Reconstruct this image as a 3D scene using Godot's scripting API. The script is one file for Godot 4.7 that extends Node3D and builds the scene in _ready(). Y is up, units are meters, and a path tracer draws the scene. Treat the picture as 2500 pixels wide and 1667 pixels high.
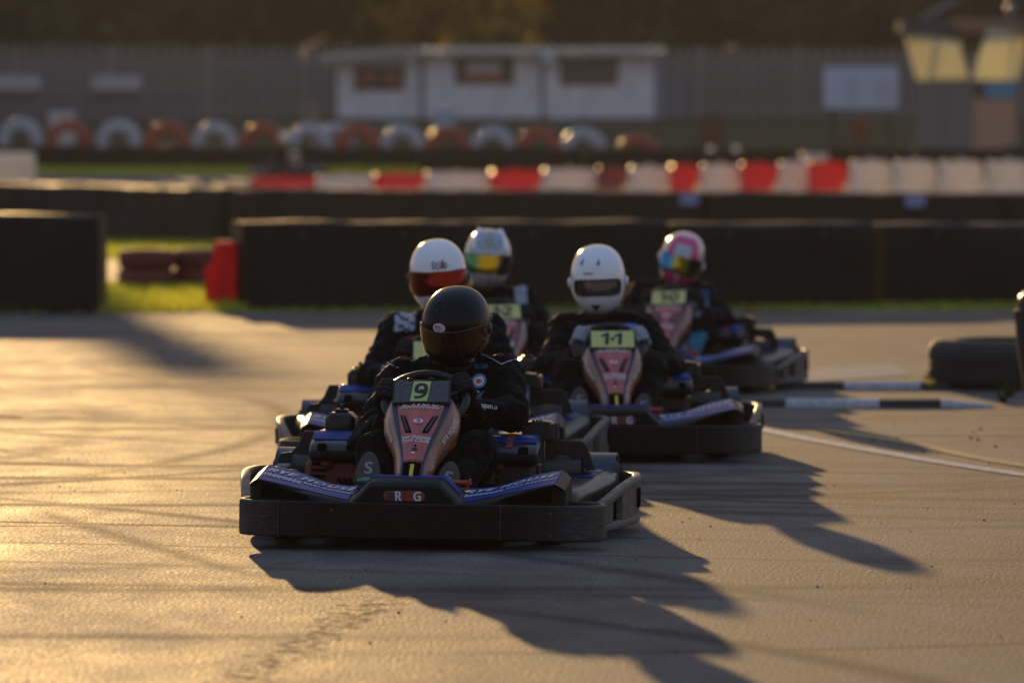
extends Node3D
# Sunset kart race: five rental karts and their drivers on a tarmac track, barriers, a marshal hut and trees behind.
# Axes: x to the right of the picture, y up, the camera stands near z = 0 and looks along -z; metres.

const HAT := Vector2(0, 0)
var names := {}
var M := {}
var rng := RandomNumberGenerator.new()
var font_bold: SystemFont
var font_plain: SystemFont


# ---------------------------------------------------------------- geometry collector
class Geo:
	var v := PackedVector3Array()
	var uv := PackedVector2Array()
	var col := PackedColorArray()
	var mark := 0
	var tint := Color(1, 1, 1)
	var xf := Transform3D()

	func tri(a: Vector3, b: Vector3, c: Vector3, ua := Vector2.ZERO, ub := Vector2.ZERO, uc := Vector2.ZERO) -> void:
		v.append(xf * a); v.append(xf * b); v.append(xf * c)
		uv.append(ua); uv.append(ub); uv.append(uc)
		col.append(tint); col.append(tint); col.append(tint)

	func quad(a: Vector3, b: Vector3, c: Vector3, d: Vector3, ua := Vector2.ZERO, ub := Vector2.ZERO, uc := Vector2.ZERO, ud := Vector2.ZERO) -> void:
		tri(a, b, c, ua, ub, uc)
		tri(a, c, d, ua, uc, ud)

	func flip(i: int) -> void:
		var t := v[i + 1]; v[i + 1] = v[i + 2]; v[i + 2] = t
		var w := uv[i + 1]; uv[i + 1] = uv[i + 2]; uv[i + 2] = w
		var k := col[i + 1]; col[i + 1] = col[i + 2]; col[i + 2] = k

	func begin() -> void:
		mark = v.size()

	# a closed shape: turned inside out if its volume is negative
	func close() -> void:
		var vol := 0.0
		var o := v[mark] if v.size() > mark else Vector3.ZERO
		for i in range(mark, v.size(), 3):
			vol += (v[i] - o).dot((v[i + 1] - o).cross(v[i + 2] - o))
		if vol < 0.0:
			for i in range(mark, v.size(), 3):
				flip(i)
		mark = v.size()

	# an open sheet: turned so that it faces that way
	func face(dir: Vector3) -> void:
		var n := Vector3.ZERO
		for i in range(mark, v.size(), 3):
			n += (v[i + 1] - v[i]).cross(v[i + 2] - v[i])
		if n.dot(dir) < 0.0:
			for i in range(mark, v.size(), 3):
				flip(i)
		mark = v.size()

	func convex(c: Vector3) -> void:
		var o := xf * c
		for i in range(mark, v.size(), 3):
			if (v[i + 1] - v[i]).cross(v[i + 2] - v[i]).dot(v[i] + v[i + 1] + v[i + 2] - 3.0 * o) < 0.0:
				flip(i)
		mark = v.size()

	func box(c: Vector3, s: Vector3, bev := 0.0, b := Basis()) -> void:
		begin()
		var h := s * 0.5
		bev = minf(bev, minf(h.x, minf(h.y, h.z)) * 0.9)
		if bev <= 0.0:
			for ax in 3:
				for sg in [-1.0, 1.0]:
					var q := []
					for k in [[-1, -1], [1, -1], [1, 1], [-1, 1]]:
						var p := Vector3.ZERO
						p[ax] = h[ax] * sg
						p[(ax + 1) % 3] = h[(ax + 1) % 3] * k[0]
						p[(ax + 2) % 3] = h[(ax + 2) % 3] * k[1]
						q.append(c + b * p)
					quad(q[0], q[1], q[2], q[3], Vector2(0, 0), Vector2(1, 0), Vector2(1, 1), Vector2(0, 1))
			convex(c)
			return
		var at := func(sx: float, sy: float, sz: float, ax: int) -> Vector3:
			var p := Vector3(sx * (h.x - bev), sy * (h.y - bev), sz * (h.z - bev))
			p[ax] = [sx, sy, sz][ax] * h[ax]
			return c + b * p
		for ax in 3:
			for sg in [-1.0, 1.0]:
				var q := []
				for k in [[-1.0, -1.0], [1.0, -1.0], [1.0, 1.0], [-1.0, 1.0]]:
					var g := [0.0, 0.0, 0.0]
					g[ax] = sg; g[(ax + 1) % 3] = k[0]; g[(ax + 2) % 3] = k[1]
					q.append(at.call(g[0], g[1], g[2], ax))
				quad(q[0], q[1], q[2], q[3], Vector2(0, 0), Vector2(1, 0), Vector2(1, 1), Vector2(0, 1))
			var a1 := (ax + 1) % 3
			var a2 := (ax + 2) % 3
			for s1 in [-1.0, 1.0]:
				for s2 in [-1.0, 1.0]:
					var g0 := [0.0, 0.0, 0.0]
					g0[a1] = s1; g0[a2] = s2; g0[ax] = -1.0
					var g1 := g0.duplicate()
					g1[ax] = 1.0
					quad(at.call(g0[0], g0[1], g0[2], a1), at.call(g1[0], g1[1], g1[2], a1), at.call(g1[0], g1[1], g1[2], a2), at.call(g0[0], g0[1], g0[2], a2))
		for sx in [-1.0, 1.0]:
			for sy in [-1.0, 1.0]:
				for sz in [-1.0, 1.0]:
					tri(at.call(sx, sy, sz, 0), at.call(sx, sy, sz, 1), at.call(sx, sy, sz, 2))
		convex(c)

	# rings of equal length joined in order
	func loft(rings: Array, caps := true, ring_closed := true, loop := false) -> void:
		begin()
		var n: int = rings[0].size()
		var m := n if ring_closed else n - 1
		var last := rings.size() if loop else rings.size() - 1
		for r in last:
			var A: PackedVector3Array = rings[r]
			var B: PackedVector3Array = rings[(r + 1) % rings.size()]
			var v0 := float(r) / last
			var v1 := float(r + 1) / last
			for i in m:
				var j := (i + 1) % n
				var u0 := float(i) / m
				var u1 := float(i + 1) / m
				quad(A[i], A[j], B[j], B[i], Vector2(u0, v0), Vector2(u1, v0), Vector2(u1, v1), Vector2(u0, v1))
		if caps and not loop:
			for e in [0, rings.size() - 1]:
				var A: PackedVector3Array = rings[e]
				var c := Vector3.ZERO
				for p in A:
					c += p
				c /= n
				for i in n:
					if e == 0:
						tri(c, A[(i + 1) % n], A[i])
					else:
						tri(c, A[i], A[(i + 1) % n])
		close()

	func tube(pts: PackedVector3Array, r, sides := 8, loop := false) -> void:
		var rings := []
		var n := pts.size()
		var up := Vector3.UP
		var prev := Vector3.ZERO
		for i in n:
			var t: Vector3
			if loop:
				t = (pts[(i + 1) % n] - pts[(i + n - 1) % n]).normalized()
			else:
				t = (pts[mini(i + 1, n - 1)] - pts[maxi(i - 1, 0)]).normalized()
			var side: Vector3
			if prev == Vector3.ZERO:
				side = t.cross(up)
				if side.length() < 0.05:
					side = t.cross(Vector3.RIGHT)
			else:
				side = prev - t * prev.dot(t)
			side = side.normalized()
			prev = side
			var w := t.cross(side).normalized()
			var rr: float = r if r is float else r[i]
			var ring := PackedVector3Array()
			for k in sides:
				var a := TAU * k / sides
				ring.append(pts[i] + (side * cos(a) + w * sin(a)) * rr)
			rings.append(ring)
		loft(rings, true, true, loop)

	# profile of (radius, height) turned about the y axis
	func lathe(prof: PackedVector2Array, sides := 24, closed_profile := false, at := Transform3D()) -> void:
		var rings := []
		for p in prof:
			var ring := PackedVector3Array()
			for k in sides:
				var a := TAU * k / sides
				ring.append(at * Vector3(cos(a) * p.x, p.y, sin(a) * p.x))
			rings.append(ring)
		loft(rings, not closed_profile, true, closed_profile)

	# a polygon in x, y extruded from z0 to z1, with a chamfer
	func prism(poly: PackedVector2Array, z0: float, z1: float, at := Transform3D(), bev := 0.0) -> void:
		begin()
		var n := poly.size()
		var area := 0.0
		for i in n:
			area += poly[i].cross(poly[(i + 1) % n])
		var sg := 1.0 if area > 0 else -1.0
		var inset := PackedVector2Array()
		for i in n:
			var e0 := (poly[i] - poly[(i + n - 1) % n]).normalized()
			var e1 := (poly[(i + 1) % n] - poly[i]).normalized()
			var n0 := Vector2(-e0.y, e0.x) * sg
			var n1 := Vector2(-e1.y, e1.x) * sg
			var d := (n0 + n1)
			d = d / maxf(0.5, d.length_squared() * 0.5)
			inset.append(poly[i] + d * bev)
		var layers := [[inset, z0], [poly, z0 + bev], [poly, z1 - bev], [inset, z1]] if bev > 0.0 else [[poly, z0], [poly, z1]]
		for l in layers.size() - 1:
			var A: PackedVector2Array = layers[l][0]
			var B: PackedVector2Array = layers[l + 1][0]
			for i in n:
				var j := (i + 1) % n
				quad(at * Vector3(A[i].x, A[i].y, layers[l][1]), at * Vector3(A[j].x, A[j].y, layers[l][1]), at * Vector3(B[j].x, B[j].y, layers[l + 1][1]), at * Vector3(B[i].x, B[i].y, layers[l + 1][1]))
		if sg < 0:
			for i in range(mark, v.size(), 3):
				flip(i)
		var idx := Geometry2D.triangulate_polygon(inset)
		for t in range(0, idx.size(), 3):
			var a := inset[idx[t]]
			var b := inset[idx[t + 1]]
			var c := inset[idx[t + 2]]
			if (b - a).cross(c - a) < 0:
				var s := b
				b = c
				c = s
			tri(at * Vector3(a.x, a.y, z1), at * Vector3(b.x, b.y, z1), at * Vector3(c.x, c.y, z1), a, b, c)
			tri(at * Vector3(a.x, a.y, z0), at * Vector3(c.x, c.y, z0), at * Vector3(b.x, b.y, z0), a, c, b)
		close()

	# a shell: fn(u, v) gives the outer surface, out says which way it faces
	func shell(nu: int, nv: int, fn: Callable, thick: float, out: Vector3, tint_fn = null) -> void:
		begin()
		var P := []
		for i in nu + 1:
			var row := PackedVector3Array()
			for j in nv + 1:
				row.append(fn.call(float(i) / nu, float(j) / nv))
			P.append(row)
		var Q := []
		var sum := Vector3.ZERO
		for i in nu + 1:
			var row := PackedVector3Array()
			for j in nv + 1:
				var du: Vector3 = P[mini(i + 1, nu)][j] - P[maxi(i - 1, 0)][j]
				var dv: Vector3 = P[i][mini(j + 1, nv)] - P[i][maxi(j - 1, 0)]
				var nn := du.cross(dv).normalized()
				sum += nn
				row.append(nn)
			Q.append(row)
		var s := 1.0 if sum.dot(out) >= 0 else -1.0
		for i in nu + 1:
			for j in nv + 1:
				Q[i][j] = P[i][j] - Q[i][j] * s * thick
		var base := tint
		for i in nu:
			for j in nv:
				if tint_fn != null:
					tint = tint_fn.call((i + 0.5) / nu, (j + 0.5) / nv)
				var ua := Vector2(float(i) / nu, float(j) / nv)
				var ub := Vector2(float(i + 1) / nu, float(j) / nv)
				var uc := Vector2(float(i + 1) / nu, float(j + 1) / nv)
				var ud := Vector2(float(i) / nu, float(j + 1) / nv)
				quad(P[i][j], P[i + 1][j], P[i + 1][j + 1], P[i][j + 1], ua, ub, uc, ud)
				quad(Q[i][j], Q[i][j + 1], Q[i + 1][j + 1], Q[i + 1][j], ua, ud, uc, ub)
		tint = base
		for i in nu:
			quad(P[i][0], Q[i][0], Q[i + 1][0], P[i + 1][0])
			quad(P[i][nv], P[i + 1][nv], Q[i + 1][nv], Q[i][nv])
		for j in nv:
			quad(P[0][j], P[0][j + 1], Q[0][j + 1], Q[0][j])
			quad(P[nu][j], Q[nu][j], Q[nu][j + 1], P[nu][j + 1])
		close()

	# a standing band: path in the xz plane, bottom and top height per point
	func band(path: PackedVector2Array, lo: PackedFloat32Array, hi: PackedFloat32Array, thick: float, bev := 0.004, loop := false) -> void:
		var rings := []
		var n := path.size()
		for i in n:
			var t := (path[(i + 1) % n] - path[(i + n - 1) % n]).normalized() if loop else (path[mini(i + 1, n - 1)] - path[maxi(i - 1, 0)]).normalized()
			var w := Vector2(-t.y, t.x)
			var ring := PackedVector3Array()
			var h := thick * 0.5
			for k in [[-h, lo[i] + bev], [-h, hi[i] - bev], [-h + bev, hi[i]], [h - bev, hi[i]], [h, hi[i] - bev], [h, lo[i] + bev], [h - bev, lo[i]], [-h + bev, lo[i]]]:
				var q: Vector2 = path[i] + w * k[0]
				ring.append(Vector3(q.x, k[1], q.y))
			rings.append(ring)
		loft(rings, true, true, loop)

	# flat lettering whose points are put in place by fn(x, y), x and y in metres from its centre
	func lettering(mesh: TextMesh, fn: Callable, facing: Vector3) -> void:
		begin()
		if mesh.get_surface_count() == 0:
			return
		var s := mesh.surface_get_arrays(0)
		var P: PackedVector3Array = s[Mesh.ARRAY_VERTEX]
		var I: PackedInt32Array = s[Mesh.ARRAY_INDEX]
		var N: PackedVector3Array = s[Mesh.ARRAY_NORMAL]
		for t in range(0, I.size(), 3):
			if N[I[t]].z < 0.5:
				continue
			tri(fn.call(P[I[t]].x, P[I[t]].y), fn.call(P[I[t + 1]].x, P[I[t + 1]].y), fn.call(P[I[t + 2]].x, P[I[t + 2]].y))
		for i in range(mark, v.size(), 3):
			if (v[i + 1] - v[i]).cross(v[i + 2] - v[i]).dot(xf.basis * facing) < 0.0:
				flip(i)
		mark = v.size()

	func build(crease := 42.0) -> ArrayMesh:
		var lim := cos(deg_to_rad(crease))
		var nt := v.size() / 3
		var fn := PackedVector3Array()
		fn.resize(nt)
		var at := {}
		var id := PackedInt32Array()
		id.resize(v.size())
		var lists: Array[PackedInt32Array] = []
		for i in v.size():
			var k := Vector3i((v[i] * 5000.0).round())
			if not at.has(k):
				at[k] = lists.size()
				lists.append(PackedInt32Array())
			id[i] = at[k]
			lists[id[i]].append(i / 3)
		for t in nt:
			fn[t] = (v[t * 3 + 1] - v[t * 3]).cross(v[t * 3 + 2] - v[t * 3])
		var nrm := PackedVector3Array()
		nrm.resize(v.size())
		for i in v.size():
			var f := fn[i / 3]
			var fl := f.length()
			if fl < 1e-14:
				nrm[i] = Vector3.UP
				continue
			f /= fl
			var s := Vector3.ZERO
			for t in lists[id[i]]:
				var l := fn[t].length()
				if l > 1e-14 and fn[t].dot(f) > lim * l:
					s += fn[t]
			nrm[i] = s.normalized() if s.length() > 1e-14 else f
		var order := PackedInt32Array()
		order.resize(v.size())
		for t in nt:
			order[t * 3] = t * 3
			order[t * 3 + 1] = t * 3 + 2
			order[t * 3 + 2] = t * 3 + 1
		var arr := []
		arr.resize(Mesh.ARRAY_MAX)
		arr[Mesh.ARRAY_VERTEX] = v
		arr[Mesh.ARRAY_NORMAL] = nrm
		arr[Mesh.ARRAY_TEX_UV] = uv
		arr[Mesh.ARRAY_COLOR] = col
		arr[Mesh.ARRAY_INDEX] = order
		var m := ArrayMesh.new()
		m.add_surface_from_arrays(Mesh.PRIMITIVE_TRIANGLES, arr)
		return m


# ---------------------------------------------------------------- bodies: smooth union of tapered capsules, meshed as surface nets
class Flesh:
	var bones := []
	var cell := 0.013
	var blend := 0.03
	var fold := 0.0
	var fold_scale := Vector3(1, 1, 1)
	var noise := FastNoiseLite.new()
	var tint_fn = null

	func bone(a: Vector3, b: Vector3, ra: float, rb: float) -> void:
		bones.append([a, b, ra, rb])

	func build() -> ArrayMesh:
		var lo := Vector3(1e9, 1e9, 1e9)
		var hi := -lo
		for q in bones:
			var r: float = maxf(q[2], q[3]) + cell * 3.0
			lo = lo.min(q[0] - Vector3(r, r, r)).min(q[1] - Vector3(r, r, r))
			hi = hi.max(q[0] + Vector3(r, r, r)).max(q[1] + Vector3(r, r, r))
		var nx := int((hi.x - lo.x) / cell) + 2
		var ny := int((hi.y - lo.y) / cell) + 2
		var nz := int((hi.z - lo.z) / cell) + 2
		var F := PackedFloat32Array()
		F.resize(nx * ny * nz)
		F.fill(9.0)
		for q in bones:
			var a: Vector3 = q[0]
			var b: Vector3 = q[1]
			var ra: float = q[2]
			var rb: float = q[3]
			var ba := b - a
			var L := maxf(ba.length_squared(), 1e-9)
			var r := maxf(ra, rb) + blend + cell * 2.0
			var p0 := ((a.min(b) - lo - Vector3(r, r, r)) / cell).floor().max(Vector3.ZERO)
			var p1 := ((a.max(b) - lo + Vector3(r, r, r)) / cell).ceil().min(Vector3(nx - 1, ny - 1, nz - 1))
			for k in range(int(p0.z), int(p1.z) + 1):
				for j in range(int(p0.y), int(p1.y) + 1):
					var row := (k * ny + j) * nx
					for i in range(int(p0.x), int(p1.x) + 1):
						var pa := lo + Vector3(i, j, k) * cell - a
						var t := clampf(pa.dot(ba) / L, 0.0, 1.0)
						var d := (pa - ba * t).length() - (ra + (rb - ra) * t)
						var e := F[row + i]
						var h := blend - absf(d - e)
						var m := d if d < e else e
						if h > 0.0:
							m -= h * h / (4.0 * blend)
						F[row + i] = m
		if fold > 0.0:
			for k in nz:
				for j in ny:
					var row := (k * ny + j) * nx
					for i in nx:
						if absf(F[row + i]) < 0.04:
							F[row + i] += fold * noise.get_noise_3dv((lo + Vector3(i, j, k) * cell) * fold_scale)
		var ids := PackedInt32Array()
		ids.resize(F.size())
		ids.fill(-1)
		var V := PackedVector3Array()
		var N := PackedVector3Array()
		var off := PackedInt32Array([0, 1, nx, nx + 1, nx * ny, nx * ny + 1, nx * ny + nx, nx * ny + nx + 1])
		var pairs := PackedInt32Array([0, 1, 2, 3, 4, 5, 6, 7, 0, 2, 1, 3, 4, 6, 5, 7, 0, 4, 1, 5, 2, 6, 3, 7])
		for k in nz - 1:
			for j in ny - 1:
				var row := (k * ny + j) * nx
				for i in nx - 1:
					var s := row + i
					var f0 := F[s]
					if f0 > 0.1 or f0 < -0.1:
						continue
					var mask := 0
					for c in 8:
						if F[s + off[c]] < 0.0:
							mask += 1
					if mask == 0 or mask == 8:
						continue
					var sum := Vector3.ZERO
					var cnt := 0
					for e in range(0, 24, 2):
						var ca := pairs[e]
						var cb := pairs[e + 1]
						var fa := F[s + off[ca]]
						var fb := F[s + off[cb]]
						if (fa < 0.0) != (fb < 0.0):
							var t := fa / (fa - fb)
							var A := Vector3(ca & 1, (ca >> 1) & 1, ca >> 2)
							var B := Vector3(cb & 1, (cb >> 1) & 1, cb >> 2)
							sum += A + (B - A) * t
							cnt += 1
					ids[s] = V.size()
					V.append(lo + (Vector3(i, j, k) + sum / cnt) * cell)
					N.append(Vector3(
						F[s + 1] + F[s + off[3]] + F[s + off[5]] + F[s + off[7]] - F[s] - F[s + off[2]] - F[s + off[4]] - F[s + off[6]],
						F[s + off[2]] + F[s + off[3]] + F[s + off[6]] + F[s + off[7]] - F[s] - F[s + off[1]] - F[s + off[4]] - F[s + off[5]],
						F[s + off[4]] + F[s + off[5]] + F[s + off[6]] + F[s + off[7]] - F[s] - F[s + off[1]] - F[s + off[2]] - F[s + off[3]]).normalized())
		var I := PackedInt32Array()
		for k in range(1, nz - 1):
			for j in range(1, ny - 1):
				var row := (k * ny + j) * nx
				for i in range(1, nx - 1):
					var s := row + i
					if ids[s] < 0:
						continue
					var inside := F[s] < 0.0
					for ax in 3:
						var st: int = [1, nx, nx * ny][ax]
						if (F[s + st] < 0.0) == inside:
							continue
						var u: int = [nx, nx * ny, 1][ax]
						var w: int = [nx * ny, 1, nx][ax]
						var a := ids[s]
						var b := ids[s - u]
						var c := ids[s - u - w]
						var d := ids[s - w]
						if a < 0 or b < 0 or c < 0 or d < 0:
							continue
						if inside:
							I.append_array(PackedInt32Array([a, c, b, a, d, c]))
						else:
							I.append_array(PackedInt32Array([a, b, c, a, c, d]))
		# Godot's order is clockwise; check one way against the field's gradient and turn if needed
		var agree := 0.0
		for t in range(0, mini(I.size(), 3000), 3):
			agree += (V[I[t + 1]] - V[I[t]]).cross(V[I[t + 2]] - V[I[t]]).dot(N[I[t]])
		if agree > 0.0:
			for t in range(0, I.size(), 3):
				var x := I[t + 1]
				I[t + 1] = I[t + 2]
				I[t + 2] = x
		var C := PackedColorArray()
		for p in V:
			C.append(tint_fn.call(p) if tint_fn != null else Color(1, 1, 1))
		var arr := []
		arr.resize(Mesh.ARRAY_MAX)
		arr[Mesh.ARRAY_VERTEX] = V
		arr[Mesh.ARRAY_NORMAL] = N
		arr[Mesh.ARRAY_COLOR] = C
		arr[Mesh.ARRAY_INDEX] = I
		var m := ArrayMesh.new()
		m.add_surface_from_arrays(Mesh.PRIMITIVE_TRIANGLES, arr)
		return m


# ---------------------------------------------------------------- nodes
func numbered(called: String) -> String:
	var n: int = names.get(called, 0)
	names[called] = n + 1
	return called if n == 0 else "%s_%03d" % [called, n]


func tag(o: Node, label: String, category: String, group := "", kind := "") -> void:
	if label: o.set_meta("label", label)
	if category: o.set_meta("category", category)
	if group: o.set_meta("group", group)
	if kind: o.set_meta("kind", kind)


func thing(called: String, label: String, category: String, at: Transform3D, group := "") -> Node3D:
	var o := Node3D.new()
	o.name = numbered(called)
	add_child(o)
	o.transform = at
	tag(o, label, category, group)
	return o


func part(called: String, shape, m: Material, parent: Node, crease := 42.0, at := Transform3D()) -> MeshInstance3D:
	var o := MeshInstance3D.new()
	o.mesh = shape.build(crease) if shape is Geo else shape.build() if shape is Flesh else shape
	o.material_override = m
	o.transform = at
	if parent == self:
		o.name = numbered(called)
		add_child(o)
	else:
		o.name = called
		parent.add_child(o, true)
	return o


func struct(called: String, shape, m: Material, crease := 42.0) -> MeshInstance3D:
	var o := part(called, shape, m, self, crease)
	o.set_meta("kind", "structure")
	return o


func lin(r: float, g: float, b: float, a := 1.0) -> Color:
	var c := Color(r, g, b).linear_to_srgb()
	c.a = a
	return c


func mat(c: Color, rough: float, metal := 0.0, spec := 0.5) -> StandardMaterial3D:
	var m := StandardMaterial3D.new()
	m.albedo_color = c
	m.roughness = rough
	m.metallic = metal
	m.metallic_specular = spec
	return m


func noise_tex(size: int, freq: float, octaves: int, lo: Color, hi: Color, sd: int, kind := FastNoiseLite.TYPE_SIMPLEX_SMOOTH, mid := 0.5, width := 0.5) -> NoiseTexture2D:
	var n := FastNoiseLite.new()
	n.noise_type = kind
	n.seed = sd
	n.frequency = freq
	n.fractal_octaves = octaves
	var t := NoiseTexture2D.new()
	t.width = size
	t.height = size
	t.seamless = true
	t.noise = n
	var g := Gradient.new()
	g.offsets = PackedFloat32Array([clampf(mid - width, 0, 1), clampf(mid + width, 0, 1)])
	g.colors = PackedColorArray([lo, hi])
	t.color_ramp = g
	return t


func triplanar(m: StandardMaterial3D, scale: float, world := false) -> void:
	m.uv1_triplanar = true
	m.uv1_world_triplanar = world
	m.uv1_scale = Vector3(scale, scale, scale)


func letters(s: String, h: float, bold := true) -> TextMesh:
	var t := TextMesh.new()
	t.text = s
	t.font = font_bold if bold else font_plain
	t.font_size = 48
	t.pixel_size = h / 34.0
	t.depth = 0.0005
	t.curve_step = 2.0
	return t


func V2(a: Array) -> PackedVector2Array:
	var p := PackedVector2Array()
	for i in range(0, a.size(), 2):
		p.append(Vector2(a[i], a[i + 1]))
	return p


func V3(a: Array) -> PackedVector3Array:
	var p := PackedVector3Array()
	for i in range(0, a.size(), 3):
		p.append(Vector3(a[i], a[i + 1], a[i + 2]))
	return p


func oval(rx: float, ry: float, n := 20, cx := 0.0, cy := 0.0) -> PackedVector2Array:
	var p := PackedVector2Array()
	for k in n:
		var a := TAU * k / n
		p.append(Vector2(cx + rx * cos(a), cy + ry * sin(a)))
	return p


func curve_of(x: float, xs: Array, ys: Array) -> float:
	if x <= xs[0]:
		return ys[0]
	for i in range(1, xs.size()):
		if x <= xs[i]:
			var t: float = (x - xs[i - 1]) / (xs[i] - xs[i - 1])
			return lerpf(ys[i - 1], ys[i], t)
	return ys[-1]


func _ready() -> void:
	rng.seed = 77
	# camera: a long lens at standing height
	var cam := Camera3D.new()
	cam.name = "camera"
	add_child(cam)
	var look := CameraAttributesPhysical.new()
	look.frustum_focal_length = 199.96
	look.frustum_near = 0.5
	look.frustum_far = 1500.0
	look.frustum_focus_distance = 20.2
	look.exposure_aperture = 3.5
	cam.attributes = look
	cam.fov = rad_to_deg(2.0 * atan(833.5 / 13889.0))
	cam.near = 0.5
	cam.far = 1500.0
	cam.position = Vector3(0, 1.425, 0)
	cam.rotation_degrees = Vector3(-1.994, 0, 0)

	# low evening sun behind the karts and to the left, under a clear sky
	var env := Environment.new()
	env.background_mode = Environment.BG_SKY
	var sky := Sky.new()
	var sm := ProceduralSkyMaterial.new()
	sm.sky_top_color = lin(0.36, 0.51, 0.82)
	sm.sky_horizon_color = lin(0.86, 0.66, 0.50)
	sm.sky_curve = 0.16
	sm.ground_bottom_color = lin(0.06, 0.055, 0.05)
	sm.ground_horizon_color = lin(0.16, 0.13, 0.10)
	sm.ground_curve = 0.1
	sm.sun_angle_max = 55.0
	sm.sun_curve = 0.4
	sky.sky_material = sm
	env.sky = sky
	env.background_energy_multiplier = 0.6
	env.tonemap_mode = Environment.TONE_MAPPER_LINEAR
	env.tonemap_exposure = 1.0
	env.fog_enabled = true
	env.fog_density = 0.00042
	env.fog_light_color = lin(0.95, 0.82, 0.60)
	env.sdfgi_enabled = true
	env.ssao_enabled = true
	env.ssil_enabled = true
	var we := WorldEnvironment.new()
	we.name = "environment"
	we.environment = env
	add_child(we)
	var sun := DirectionalLight3D.new()
	sun.name = "sun"
	sun.light_energy = 1.3
	sun.light_color = lin(1.0, 0.62, 0.25)
	sun.light_angular_distance = 0.5
	sun.shadow_enabled = true
	add_child(sun)
	var az := deg_to_rad(7.0)
	var el := deg_to_rad(7.05)
	sun.look_at_from_position(Vector3.ZERO, -Vector3(-sin(az) * cos(el), sin(el), -cos(az) * cos(el)))

	font_bold = SystemFont.new()
	font_bold.font_names = PackedStringArray(["Droid Sans"])
	font_bold.font_weight = 700
	font_plain = SystemFont.new()
	font_plain.font_names = PackedStringArray(["Droid Sans"])

	materials()
	ground()
	barriers()
	background()
	karts()
	small_things()


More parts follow.
